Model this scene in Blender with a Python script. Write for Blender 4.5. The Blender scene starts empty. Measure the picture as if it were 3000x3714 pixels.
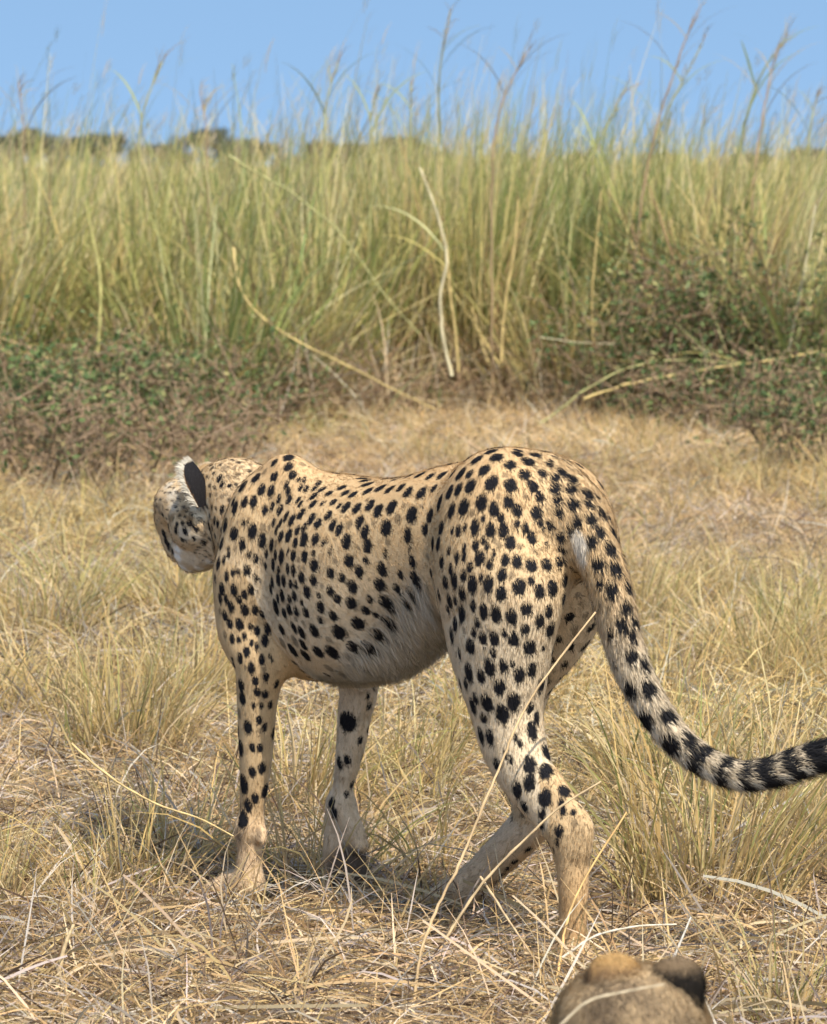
import bpy, math
import numpy as np
from mathutils import Vector, Matrix

rng = np.random.default_rng(7)

# ------------------------------------------------------------------ camera
FPX, CAM_H = 14850.0, 1.30                       # focal length in photo pixels (3000 wide), eye height
PITCH = math.atan((1857 - 600) / FPX)
sc = bpy.context.scene
cam_d = bpy.data.cameras.new('camera')
cam = bpy.data.objects.new('camera', cam_d)
sc.collection.objects.link(cam)
cam_d.sensor_fit = 'VERTICAL'
cam_d.sensor_height = 24.0
cam_d.lens = 24.0 * FPX / 3714.0
cam_d.clip_start, cam_d.clip_end = 0.1, 5000.0
cam.location = (0, 0, CAM_H)
cam.rotation_euler = (math.pi / 2 - PITCH, 0, 0)
cam_d.dof.use_dof = True
cam_d.dof.focus_distance = 7.0
cam_d.dof.aperture_fstop = cam_d.lens / 1000.0 / 0.0110
sc.camera = cam

# ------------------------------------------------------------------ sky and sun
SUN_DIR = Vector((0.24, -0.50, 0.83)).normalized()    # towards the sun: high, right and behind the camera
w = bpy.data.worlds.new('World')
sc.world = w
w.use_nodes = True
nt = w.node_tree
nt.nodes.clear()
out = nt.nodes.new('ShaderNodeOutputWorld')
bg = nt.nodes.new('ShaderNodeBackground')
sky = nt.nodes.new('ShaderNodeTexSky')
sky.sky_type = 'NISHITA'
sky.sun_disc = False
sky.sun_elevation = math.asin(SUN_DIR.z)
sky.sun_rotation = math.atan2(SUN_DIR.x, SUN_DIR.y)
sky.air_density, sky.dust_density, sky.ozone_density = 1.0, 1.2, 0.45
tc = nt.nodes.new('ShaderNodeTexCoord')
mp = nt.nodes.new('ShaderNodeMapping')
mp.inputs['Location'].default_value = (0, 0, 0.40)    # clear air: the whole sky without the white band low down
nt.links.new(tc.outputs['Generated'], mp.inputs['Vector'])
nt.links.new(mp.outputs['Vector'], sky.inputs['Vector'])
mul = nt.nodes.new('ShaderNodeMix'); mul.data_type = 'RGBA'; mul.blend_type = 'MULTIPLY'
mul.inputs[0].default_value = 1.0
mul.inputs[7].default_value = (0.92, 1.0, 0.95, 1)     # slightly less red and blue over the whole sky
nt.links.new(sky.outputs['Color'], mul.inputs[6])
nt.links.new(mul.outputs[2], bg.inputs['Color'])
bg.inputs['Strength'].default_value = 0.130
nt.links.new(bg.outputs['Background'], out.inputs['Surface'])

sun_d = bpy.data.lights.new('sun', 'SUN')
sun_d.energy = 3.2
sun_d.angle = math.radians(0.5)
sun_d.color = (1.0, 0.90, 0.74)
sun = bpy.data.objects.new('sun', sun_d)
sc.collection.objects.link(sun)
sun.rotation_euler = SUN_DIR.to_track_quat('Z', 'Y').to_euler()

sc.view_settings.view_transform = 'Standard'
sc.view_settings.look = 'None'
sc.view_settings.gamma = 1.0
sc.view_settings.use_curve_mapping = False
sc.view_settings.exposure = 1.0
sc.cycles.max_bounces = 3
sc.cycles.diffuse_bounces = 2
sc.cycles.transmission_bounces = 2
sc.cycles.glossy_bounces = 1
sc.cycles.adaptive_threshold = 0.03
sc.cycles.transparent_max_bounces = 4

# ------------------------------------------------------------------ helpers
PS = 3000.0 / 1736.0
def ray(px, py):
    u = (px * PS - 1500) / FPX
    v = (py * PS - 1857) / FPX
    return np.array([u, math.cos(PITCH) - v * math.sin(PITCH), -math.sin(PITCH) - v * math.cos(PITCH)])
def W(px, py, Y):
    "world point at distance Y seen at a spot of the photograph"
    d = ray(px, py)
    t = Y / d[1]
    return np.array([d[0] * t, Y, CAM_H + d[2] * t])
def ground_at(px, py):
    d = ray(px, py)
    t = -CAM_H / d[2]
    return np.array([d[0] * t, d[1] * t, 0.0])

def tag(o, label=None, cat=None, group=None, kind=None):
    if label: o['label'] = label
    if cat: o['category'] = cat
    if group: o['group'] = group
    if kind: o['kind'] = kind
    return o
def link(name, data, parent=None):
    o = bpy.data.objects.new(name, data)
    sc.collection.objects.link(o)
    if parent is not None: o.parent = parent
    return o

def mesh_np(name, v, quads=None, tris=None, mat=None, cols=None, smooth=True, normals=None):
    me = bpy.data.meshes.new(name)
    v = np.asarray(v, np.float32)
    nq = 0 if quads is None else len(quads)
    nt_ = 0 if tris is None else len(tris)
    loops = []
    if nq: loops.append(np.asarray(quads, np.int32).ravel())
    if nt_: loops.append(np.asarray(tris, np.int32).ravel())
    loops = np.concatenate(loops)
    me.vertices.add(len(v)); me.vertices.foreach_set('co', v.ravel())
    me.loops.add(len(loops)); me.loops.foreach_set('vertex_index', loops)
    me.polygons.add(nq + nt_)
    starts = np.concatenate([np.arange(nq) * 4, nq * 4 + np.arange(nt_) * 3]).astype(np.int32)
    me.polygons.foreach_set('loop_start', starts)
    me.update(calc_edges=True)
    if smooth: me.polygons.foreach_set('use_smooth', np.ones(nq + nt_, bool))
    if cols is not None:
        a = me.color_attributes.new('col', 'FLOAT_COLOR', 'POINT')
        c = np.ones((len(v), 4), np.float32); c[:, :3] = cols
        a.data.foreach_set('color', c.ravel())
    if normals is not None:
        me.normals_split_custom_set_from_vertices([tuple(n) for n in np.asarray(normals, float)])
    if mat: me.materials.append(mat)
    return me

def smoothstep(a, b, x):
    t = np.clip((x - a) / (b - a), 0, 1)
    return t * t * (3 - 2 * t)

# ------------------------------------------------------------------ materials
def new_mat(name):
    m = bpy.data.materials.new(name)
    m.use_nodes = True
    m.node_tree.nodes.clear()
    return m, m.node_tree.nodes, m.node_tree.links

def mat_blade(name, trans=0.35, rough=0.6):
    "grass: colour of each blade from its attribute, shifted clump by clump; lets light through"
    m, N, K = new_mat(name)
    o = N.new('ShaderNodeOutputMaterial')
    at = N.new('ShaderNodeAttribute'); at.attribute_name = 'col'
    ti = N.new('ShaderNodeAttribute'); ti.attribute_type = 'INSTANCER'; ti.attribute_name = 'tint'
    mx = N.new('ShaderNodeMix'); mx.data_type = 'RGBA'; mx.blend_type = 'MULTIPLY'; mx.inputs[0].default_value = 1.0
    # objects without a tint read zero there: use white for them
    mxx = N.new('ShaderNodeMix'); mxx.data_type = 'RGBA'; mxx.blend_type = 'MIX'
    K.new(ti.outputs['Alpha'], mxx.inputs[0])
    mxx.inputs[6].default_value = (1, 1, 1, 1)
    K.new(ti.outputs['Color'], mxx.inputs[7])
    K.new(at.outputs['Color'], mx.inputs[6]); K.new(mxx.outputs[2], mx.inputs[7])
    di = N.new('ShaderNodeBsdfPrincipled'); di.inputs['Roughness'].default_value = rough
    di.inputs['Specular IOR Level'].default_value = 0.25
    tr = N.new('ShaderNodeBsdfTranslucent')
    ms = N.new('ShaderNodeMixShader'); ms.inputs[0].default_value = trans
    K.new(mx.outputs[2], di.inputs['Base Color']); K.new(mx.outputs[2], tr.inputs['Color'])
    K.new(di.outputs[0], ms.inputs[1]); K.new(tr.outputs[0], ms.inputs[2])
    K.new(ms.outputs[0], o.inputs['Surface'])
    return m

def mat_attr(name, rough=0.7, spec=0.15, noise=0.0, nscale=200.0, bump=0.0, sheen=0.0):
    m, N, K = new_mat(name)
    o = N.new('ShaderNodeOutputMaterial')
    at = N.new('ShaderNodeAttribute'); at.attribute_name = 'col'
    b = N.new('ShaderNodeBsdfPrincipled')
    b.inputs['Roughness'].default_value = rough
    b.inputs['Specular IOR Level'].default_value = spec
    if sheen:
        b.inputs['Sheen Weight'].default_value = sheen
    if noise or bump:
        tcn = N.new('ShaderNodeTexCoord')
        nz = N.new('ShaderNodeTexNoise'); nz.inputs['Scale'].default_value = nscale; nz.inputs['Detail'].default_value = 3
        K.new(tcn.outputs['Object'], nz.inputs['Vector'])
        rp = N.new('ShaderNodeMapRange'); rp.inputs[3].default_value = 1 - noise; rp.inputs[4].default_value = 1 + noise
        K.new(nz.outputs[0], rp.inputs[0])
        mx = N.new('ShaderNodeMix'); mx.data_type = 'RGBA'; mx.blend_type = 'MULTIPLY'; mx.inputs[0].default_value = 1.0
        K.new(at.outputs['Color'], mx.inputs[6]); K.new(rp.outputs[0], mx.inputs[7])
        K.new(mx.outputs[2], b.inputs['Base Color'])
        if bump:
            bp = N.new('ShaderNodeBump'); bp.inputs['Strength'].default_value = bump; bp.inputs['Distance'].default_value = 0.002
            K.new(nz.outputs[0], bp.inputs['Height']); K.new(bp.outputs[0], b.inputs['Normal'])
    else:
        K.new(at.outputs['Color'], b.inputs['Base Color'])
    K.new(b.outputs[0], o.inputs['Surface'])
    return m

M_GRASS = mat_blade('dry_grass_blade', 0.30)
M_TALL = mat_blade('tall_grass_blade', 0.26)
M_LEAF = mat_blade('shrub_leaf', 0.25, 0.5)
M_STALK = mat_attr('dry_stalk', 0.65, 0.25, 0.25, 60)
M_BARK = mat_attr('bark', 0.9, 0.1, 0.3, 15)
M_SKIN = mat_attr('cheetah_coat', 0.85, 0.05, 0.12, 350, 0.3)
M_FUR = mat_blade('cheetah_fur', 0.32, 0.75)
M_EYE = mat_attr('wet_dark', 0.15, 0.5)

# ------------------------------------------------------------------ ground
def height(x, y):
    return 0.015 * np.sin(x * 1.3 + y * 0.7) + 0.012 * np.sin(x * 2.9 - y * 1.9 + 1.0)
def hz(x, y):
    fade = np.clip(1.5 - np.abs(y - 12) / 60.0, 0, 1)
    return height(x, y) * fade - 0.02

def build_ground():
    xs = np.concatenate([[-3000, -800, -200, -60, -20], np.linspace(-9, 9, 91), [20, 60, 200, 800, 3000]])
    ys = np.concatenate([[-200, -40, -8], np.linspace(0, 40, 161), [50, 70, 110, 200, 500, 1200, 4000]])
    X, Y = np.meshgrid(xs, ys)
    v = np.stack([X, Y, hz(X, Y)], -1).reshape(-1, 3)
    nx, ny = len(xs), len(ys)
    i = (np.arange(ny - 1)[:, None] * nx + np.arange(nx - 1)[None, :]).ravel()
    q = np.stack([i, i + 1, i + nx + 1, i + nx], 1)
    m, N, K = new_mat('dry_soil')
    o = N.new('ShaderNodeOutputMaterial'); b = N.new('ShaderNodeBsdfPrincipled')
    b.inputs['Roughness'].default_value = 0.95; b.inputs['Specular IOR Level'].default_value = 0.1
    tcn = N.new('ShaderNodeTexCoord')
    n1 = N.new('ShaderNodeTexNoise'); n1.inputs['Scale'].default_value = 1.1; n1.inputs['Detail'].default_value = 4
    n2 = N.new('ShaderNodeTexNoise'); n2.inputs['Scale'].default_value = 45; n2.inputs['Detail'].default_value = 6
    K.new(tcn.outputs['Object'], n1.inputs['Vector']); K.new(tcn.outputs['Object'], n2.inputs['Vector'])
    r1 = N.new('ShaderNodeValToRGB')
    r1.color_ramp.elements[0].color = (0.20, 0.145, 0.095, 1); r1.color_ramp.elements[0].position = 0.35
    r1.color_ramp.elements[1].color = (0.33, 0.26, 0.18, 1); r1.color_ramp.elements[1].position = 0.65
    r2 = N.new('ShaderNodeValToRGB')
    r2.color_ramp.elements[0].color = (0.55, 0.5, 0.45, 1); r2.color_ramp.elements[0].position = 0.35
    r2.color_ramp.elements[1].color = (1, 1, 1, 1); r2.color_ramp.elements[1].position = 0.6
    K.new(n1.outputs[0], r1.inputs[0]); K.new(n2.outputs[0], r2.inputs[0])
    mx = N.new('ShaderNodeMix'); mx.data_type = 'RGBA'; mx.blend_type = 'MULTIPLY'; mx.inputs[0].default_value = 1
    K.new(r1.outputs[0], mx.inputs[6]); K.new(r2.outputs[0], mx.inputs[7])
    K.new(mx.outputs[2], b.inputs['Base Color'])
    bp = N.new('ShaderNodeBump'); bp.inputs['Strength'].default_value = 0.8; bp.inputs['Distance'].default_value = 0.02
    K.new(n2.outputs[0], bp.inputs['Height']); K.new(bp.outputs[0], b.inputs['Normal'])
    K.new(b.outputs[0], o.inputs['Surface'])
    g = link('ground', mesh_np('ground', v, q, mat=m))
    tag(g, 'dry earth of the savanna showing between the straw', 'ground', kind='structure')
build_ground()

# ================================================================== animals: implicit bodies
class Field:
    def __init__(s, lo, hi, vox):
        s.lo = np.array(lo, float); s.vox = vox
        s.n = np.ceil((np.array(hi) - s.lo) / vox).astype(int) + 1
        s.d = np.full(s.n, 0.2, np.float32)
        s.samples = []                       # centre, radius, flow, parameters of the coat
    def sub(s, lo, hi):
        a = np.clip(np.floor((np.array(lo) - s.lo) / s.vox).astype(int), 0, s.n - 1)
        b = np.clip(np.ceil((np.array(hi) - s.lo) / s.vox).astype(int) + 1, 1, s.n)
        ax = [(s.lo[i] + s.vox * np.arange(a[i], b[i])).astype(np.float32) for i in range(3)]
        return tuple(slice(a[i], b[i]) for i in range(3)), ax
    def smin(s, sl, nd, k):
        d = s.d[sl]
        if k > 0:
            h = np.maximum(k - np.abs(d - nd), 0) / k
            s.d[sl] = np.minimum(d, nd) - h * h * k * 0.25
        else:
            s.d[sl] = np.minimum(d, nd)
    def chain(s, pts, rad, k=0.03, squash=1.0, flow=None, par=None, sub=6, sqax=1):
        "smooth tube through pts with radii rad; squash < 1 narrows it along one axis"
        P, Rr = spline(np.array(pts, float), np.array(rad, float), sub)
        pad = k + 0.02
        lo = (P - Rr[:, None]).min(0) - pad; hi = (P + Rr[:, None]).max(0) + pad
        sl, ax = s.sub(lo, hi)
        tmp = np.full([len(a) for a in ax], 0.2, np.float32)
        for i in range(len(P) - 1):
            a, b, ra, rb = P[i], P[i + 1], Rr[i], Rr[i + 1]
            m = max(ra, rb) + pad
            l2 = np.minimum(a, b) - m; h2 = np.maximum(a, b) + m
            ix = [slice(np.searchsorted(ax[j], l2[j]), np.searchsorted(ax[j], h2[j])) for j in range(3)]
            x, y, z = ax[0][ix[0]][:, None, None], ax[1][ix[1]][None, :, None], ax[2][ix[2]][None, None, :]
            ab = b - a; L2 = max(float(ab @ ab), 1e-9)
            t = np.clip(((x - a[0]) * ab[0] + (y - a[1]) * ab[1] + (z - a[2]) * ab[2]) / L2, 0, 1)
            e = [x - a[0] - t * ab[0], y - a[1] - t * ab[1], z - a[2] - t * ab[2]]
            e[sqax] = e[sqax] / squash
            dd = np.sqrt(e[0] ** 2 + e[1] ** 2 + e[2] ** 2) - (ra + t * (rb - ra))
            if squash < 1: dd = dd * (0.5 + 0.5 * squash)
            ii = tuple(ix)
            tmp[ii] = np.minimum(tmp[ii], dd)
        s.smin(sl, tmp, k)
        if par is not None:
            T = np.gradient(P, axis=0); T /= np.linalg.norm(T, axis=1)[:, None] + 1e-9
            for i in range(0, len(P), 2):
                s.samples.append((P[i], Rr[i], T[i] if flow is None else np.array(flow, float), par))
    def ell(s, c, rad, k=0.03, rot=None, flow=None, par=None, sub=False):
        c = np.array(c, float); rad = np.array(rad, float)
        m = rad.max() + k + 0.02
        sl, ax = s.sub(c - m, c + m)
        x, y, z = ax[0][:, None, None] - c[0], ax[1][None, :, None] - c[1], ax[2][None, None, :] - c[2]
        if rot is not None:
            r = np.array(rot)
            x, y, z = (r[0, 0] * x + r[0, 1] * y + r[0, 2] * z, r[1, 0] * x + r[1, 1] * y + r[1, 2] * z, r[2, 0] * x + r[2, 1] * y + r[2, 2] * z)
        k0 = np.sqrt((x / rad[0]) ** 2 + (y / rad[1]) ** 2 + (z / rad[2]) ** 2)
        k1 = np.sqrt((x / rad[0] ** 2) ** 2 + (y / rad[1] ** 2) ** 2 + (z / rad[2] ** 2) ** 2) + 1e-6
        dd = (k0 * (k0 - 1) / k1).astype(np.float32)
        if sub:                               # carve
            d = s.d[sl]; h = np.maximum(k - np.abs(d + dd), 0) / k
            s.d[sl] = np.maximum(d, -dd) + h * h * k * 0.25
        else:
            s.smin(sl, dd, k)
        if par is not None:
            s.samples.append((c, float(np.mean(rad)), np.array(flow, float), par))
    def loft(s, st, k, flow, par):
        "trunk: stations (x, top, bottom, half width, y offset)"
        st = np.array(st, float)
        fx = np.linspace(st[0, 0], st[-1, 0], 160)
        cols = [catmull1(st[:, 0], st[:, j], fx) for j in range(1, st.shape[1])]
        lo = (st[0, 0] - 0.1, -st[:, 3].max() - 0.08, st[:, 2].min() - 0.08)
        hi = (st[-1, 0] + 0.1, st[:, 3].max() + 0.08, st[:, 1].max() + 0.08)
        sl, ax = s.sub(lo, hi)
        x, y, z = ax[0], ax[1][None, :, None], ax[2][None, None, :]
        top, bot, hw = [np.interp(x, fx, c)[:, None, None].astype(np.float32) for c in cols[:3]]
        zc = bot + (top - bot) * 0.56; hh_u = top - zc; hh_d = zc - bot
        hh = np.where(z > zc, hh_u, hh_d)
        e0, e1 = st[0, 0], st[-1, 0]
        ex = np.where(x < e0, e0 - x, np.where(x > e1, x - e1, 0))[:, None, None] / 0.06
        q = (np.abs(y) / hw) ** 2.15 + (np.abs(z - zc) / hh) ** 2.15
        nrm = (q + ex ** 2.15) ** (1 / 2.15)
        dd = ((nrm - 1) * np.minimum(hw, hh) * 0.9).astype(np.float32)
        s.smin(sl, dd, k)
        for xx in np.linspace(st[0, 0], st[-1, 0], 14):
            t_, b_, h_ = [np.interp(xx, fx, c) for c in cols[:3]]
            zc_ = b_ + (t_ - b_) * 0.56
            s.samples.append((np.array([xx, 0, zc_]), min(h_, (t_ - b_) / 2) * 1.1, np.array(flow, float), par))
    def mesh(s, smooth=2):
        d = s.d; n = np.array(d.shape)
        neg = (d < 0)
        c = np.zeros(n - 1, np.uint8)
        for i in (0, 1):
            for j in (0, 1):
                for k in (0, 1):
                    c += neg[i:n[0] - 1 + i, j:n[1] - 1 + j, k:n[2] - 1 + k]
        act = np.argwhere((c > 0) & (c < 8))
        cn = n - 1
        ids = (act[:, 0] * cn[1] + act[:, 1]) * cn[2] + act[:, 2]
        acc = np.zeros((len(act), 3)); cnt = np.zeros(len(act))
        offs = [np.array((i, j, k)) for i in (0, 1) for j in (0, 1) for k in (0, 1)]
        for a in offs:
            for axis in range(3):
                if a[axis] == 0:
                    b = a.copy(); b[axis] = 1
                    da = d[tuple((act + a).T)]; db = d[tuple((act + b).T)]
                    cr = (da < 0) != (db < 0)
                    t = np.where(cr, da / np.where(cr, da - db, 1), 0)
                    p = act + a + (b - a) * t[:, None]
                    acc += np.where(cr[:, None], p, 0); cnt += cr
        v = s.lo + s.vox * acc / cnt[:, None]
        quads = []
        for axis in range(3):
            o1, o2 = [(1, 2), (2, 0), (0, 1)][axis]
            sa = [slice(None)] * 3; sb = [slice(None)] * 3
            sa[axis] = slice(0, -1); sb[axis] = slice(1, None)
            A = neg[tuple(sa)]; B = neg[tuple(sb)]
            e = np.argwhere(A != B)
            e = e[(e[:, o1] > 0) & (e[:, o2] > 0) & (e[:, o1] < cn[o1]) & (e[:, o2] < cn[o2])]
            flip = B[tuple(e.T)]
            def cid(d1, d2):
                cc = e.copy(); cc[:, o1] -= d1; cc[:, o2] -= d2
                return np.searchsorted(ids, (cc[:, 0] * cn[1] + cc[:, 1]) * cn[2] + cc[:, 2])
            q = np.stack([cid(1, 1), cid(0, 1), cid(0, 0), cid(1, 0)], 1)
            q[flip] = q[flip][:, ::-1]
            quads.append(q)
        q = np.concatenate(quads)
        ed = np.concatenate([q[:, [0, 1]], q[:, [1, 2]], q[:, [2, 3]], q[:, [3, 0]]])
        ed = np.concatenate([ed, ed[:, ::-1]])
        deg = np.bincount(ed[:, 0], minlength=len(v))
        for _ in range(smooth):
            for lam in (0.5, -0.45):
                m = np.stack([np.bincount(ed[:, 0], v[ed[:, 1], j], len(v)) for j in range(3)], 1) / deg[:, None]
                v = v + lam * (m - v)
        fn = np.cross(v[q[:, 2]] - v[q[:, 0]], v[q[:, 3]] - v[q[:, 1]])
        nv = np.stack([sum(np.bincount(q[:, i], fn[:, j], len(v)) for i in range(4)) for j in range(3)], 1)
        nv /= np.linalg.norm(nv, axis=1)[:, None] + 1e-12
        return v, q, nv, ed
    def coat(s, v, keys, sharp=0.012):
        C = np.array([x[0] for x in s.samples]); Rr = np.array([x[1] for x in s.samples])
        Fl = np.array([x[2] / (np.linalg.norm(x[2]) + 1e-9) for x in s.samples])
        Pm = np.array([[x[3][k_] for k_ in keys] for x in s.samples])
        fl = np.zeros((len(v), 3)); pm = np.zeros((len(v), len(keys)))
        for i in range(0, len(v), 20000):
            vv = v[i:i + 20000]
            dd = np.sqrt(((vv[:, None, :] - C[None]) ** 2).sum(-1)) - Rr[None]
            dd -= dd.min(1)[:, None]
            ww = np.exp(-dd / sharp); ww /= ww.sum(1)[:, None]
            fl[i:i + 20000] = ww @ Fl; pm[i:i + 20000] = ww @ Pm
        return fl, {k_: pm[:, j] for j, k_ in enumerate(keys)}

def catmull1(x, y, xq):
    m = np.gradient(y, x)
    i = np.clip(np.searchsorted(x, xq) - 1, 0, len(x) - 2)
    h = x[i + 1] - x[i]; t = (xq - x[i]) / h
    return ((1 + 2 * t) * (1 - t) ** 2 * y[i] + t * (1 - t) ** 2 * h * m[i]
            + t * t * (3 - 2 * t) * y[i + 1] + t * t * (t - 1) * h * m[i + 1])
def spline(P, R_, sub):
    if len(P) == 1: return np.repeat(P, 2, 0), np.repeat(R_, 2)
    if len(P) == 2: sub = max(sub, 4)
    u = np.concatenate([[0], np.cumsum(np.sqrt(np.linalg.norm(np.diff(P, axis=0), axis=1)) + 1e-6)])
    uq = np.concatenate([np.linspace(u[i], u[i + 1], sub, endpoint=False) for i in range(len(u) - 1)] + [[u[-1]]])
    Q = np.stack([catmull1(u, P[:, j], uq) for j in range(3)], 1)
    return Q, np.interp(uq, u, R_)

def hash_noise(p, f):
    "cheap smooth 3-D noise, about -1..1"
    p = p * f
    return (np.sin(p[:, 0] * 1.7 + 1.3 * np.sin(p[:, 1] * 1.1 + 0.7)) + np.sin(p[:, 1] * 1.9 + 1.2 * np.sin(p[:, 2] * 1.3 + 2.1))
            + np.sin(p[:, 2] * 1.6 + 1.4 * np.sin(p[:, 0] * 0.9 + 4.0))) / 3.0

def fur_mesh(name, v, q, nv, flow, col, length, width, n, mat, lift=0.3, jitter=0.25, seed=1, keep=None):
    "short hairs on a body: thin tapering blades that carry the coat colour of their root"
    g = np.random.default_rng(seed)
    a = v[q]
    area = 0.5 * np.linalg.norm(np.cross(a[:, 2] - a[:, 0], a[:, 3] - a[:, 1]), axis=1)
    cs = np.cumsum(area); fi = np.searchsorted(cs, g.random(n) * cs[-1]); fi = np.minimum(fi, len(q) - 1)
    s_, t_ = g.random(n), g.random(n)
    wgt = np.stack([(1 - s_) * (1 - t_), s_ * (1 - t_), s_ * t_, (1 - s_) * t_], 1)
    qi = q[fi]
    def it(arr): return np.einsum('ij,ij...->i...', wgt, arr[qi])
    p, nn, fl, ln, cc = it(v), it(nv), it(flow), it(length), it(col)
    nn /= np.linalg.norm(nn, axis=1)[:, None] + 1e-9
    fl = fl + g.normal(0, jitter, (n, 3))
    fl -= nn * (fl * nn).sum(1)[:, None]
    fl /= np.linalg.norm(fl, axis=1)[:, None] + 1e-9
    dirv = fl * (1 - lift) + nn * lift * g.uniform(0.5, 1.3, n)[:, None]
    dirv /= np.linalg.norm(dirv, axis=1)[:, None]
    side = np.cross(dirv, nn); side /= np.linalg.norm(side, axis=1)[:, None] + 1e-9
    ln = ln * g.uniform(0.6, 1.25, n)
    wd = width * g.uniform(0.7, 1.3, n) * np.clip(ln / 0.012, 0.6, 1.0)
    root = p - nn * 0.0015
    mid = root + dirv * (ln * 0.55)[:, None]
    dn = dirv + np.array([0, 0, -1.0]) * np.clip(ln / 0.05, 0, 0.6)[:, None]
    tip = mid + dn / np.linalg.norm(dn, axis=1)[:, None] * (ln * 0.45)[:, None]
    V = np.stack([root - side * wd[:, None] / 2, root + side * wd[:, None] / 2,
                  mid + side * wd[:, None] * 0.4, mid - side * wd[:, None] * 0.4, tip], 1).reshape(-1, 3)
    b = np.arange(n) * 5
    Q = np.stack([b, b + 1, b + 2, b + 3], 1); T = np.stack([b + 3, b + 2, b + 4], 1)
    cc = cc * g.uniform(0.70, 1.28, (n, 1))
    nj = nn + g.normal(0, 0.18, (n, 3)); nj /= np.linalg.norm(nj, axis=1)[:, None]
    return mesh_np(name, V, Q, T, mat, np.repeat(cc, 5, 0), True, np.repeat(nj, 5, 0))

# ------------------------------------------------------------------ the cheetah
TH = math.radians(50.0)
FW = np.array([-math.cos(TH), math.sin(TH), 0.0])       # where it walks: left and away
LF = np.array([-math.sin(TH), -math.cos(TH), 0.0])      # its left, towards the camera
H0 = np.array([0.15, 6.85, -0.012])
def B(px, py, l=0.0):
    "body point (forward, left, up) on the plane l metres to the left of the midline, from its place in the photo"
    d = ray(px, py); o = np.array([0, 0, CAM_H]) - H0
    t = (l - o @ LF) / (d @ LF)
    p = o + d * t
    return np.array([p @ FW, l, p[2]])
def to_body(p):
    p = np.asarray(p) - H0
    return np.array([p @ FW, p @ LF, p[2]])

def ear(base, up, opening, hgt, wid, backcol):
    up = np.array(up, float); up /= np.linalg.norm(up)
    op = np.array(opening, float); op -= up * (op @ up); op /= np.linalg.norm(op)
    sd = np.cross(up, op)
    nu, nvv = 17, 14
    V, C = [], []
    for layer in (0, 1):
        for i in range(nvv):
            t = i / (nvv - 1)
            half = 1.25 * math.sqrt(max(1 - (t * 0.985) ** 2.4, 0)) * (0.70 + 0.30 * math.sin(t * 1.9))
            rad = wid * (0.46 + 0.10 * math.sin(t * 2.2))
            for k in range(nu):
                s = (k / (nu - 1) * 2 - 1)
                a = s * half
                r = rad - (0.006 * (1 - abs(s) ** 4) * (1 - t ** 6) if layer else 0)
                r = max(r, .003)
                p = base + up * (hgt * t) + sd * (math.sin(a) * r) + op * (-math.cos(a) * r + 0.35 * wid * t * t)
                V.append(p)
                edge = max(abs(s) ** 3, t ** 5)
                if layer == 0:
                    cc = np.array([.016, .015, .017]) if edge < .80 else np.array([.42, .24, .10])
                    if t > .96: cc = np.array([.62, .52, .38])
                    if not backcol: cc = np.array([.5, .36, .2])
                else:
                    cc = np.array([.58, .54, .46])
                C.append(cc)
    Q = []
    n1 = nu * nvv
    for i in range(nvv - 1):
        for k in range(nu - 1):
            a = i * nu + k
            Q.append((a, a + 1, a + nu + 1, a + nu)); Q.append((n1 + a, n1 + a + nu, n1 + a + nu + 1, n1 + a + 1))
    for k in range(nu - 1):
        a = (nvv - 1) * nu + k; Q.append((a, a + 1, n1 + a + 1, n1 + a))
    for i in range(nvv - 1):
        for a, b in ((i * nu, (i + 1) * nu), ((i + 1) * nu + nu - 1, i * nu + nu - 1)):
            Q.append((a, b, n1 + b, n1 + a))
    return np.array(V), np.array(Q), np.array(C)

def add_ear(root, base, up, opening, hgt, wid, seed, tan=0.0, fk=1.0):
    V, Q, C = ear(base, up, opening, hgt, wid, True)
    C = C + (np.array([.40, .27, .14]) - C) * tan
    if fk > 1: C[len(C) // 2:] = (.42, .33, .22)
    e = link('ear', mesh_np('ear', V, Q, None, M_SKIN, C), root)
    fn = np.cross(V[Q[:, 2]] - V[Q[:, 0]], V[Q[:, 3]] - V[Q[:, 1]])
    nn = np.stack([sum(np.bincount(Q[:, i], fn[:, j], len(V)) for i in range(4)) for j in range(3)], 1)
    nn /= np.linalg.norm(nn, axis=1)[:, None] + 1e-12
    nl = len(V) // 2; upn = np.array(up, float); upn /= np.linalg.norm(upn); opn = np.array(opening, float); opn /= np.linalg.norm(opn)
    nn[:nl] *= -np.sign((nn[:nl] @ opn).mean()); nn[nl:] *= np.sign((nn[nl:] @ opn).mean())
    fl_ = np.tile(upn, (len(V), 1)); fl_[nl:] = upn * .3 + opn * 1.0
    tt = np.tile(np.repeat(np.linspace(0, 1, nl // 17), 17), 2)
    ln_ = np.full(len(V), .007 * hgt / .088); ln_[nl:] = .019 * hgt / .088
    ln_ *= np.where(tt > .85, .5, 1.0) * fk
    C = C * (1 + .5 * np.random.default_rng(seed).random((len(C), 1))) + .012 * np.random.default_rng(seed + 1).random((len(C), 1))
    link('fur', fur_mesh('ear_fur', V, Q, nn, fl_, C, ln_, .0013, 7000, M_FUR, .25, .25, seed), e)['kind'] = 'stuff'

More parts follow.
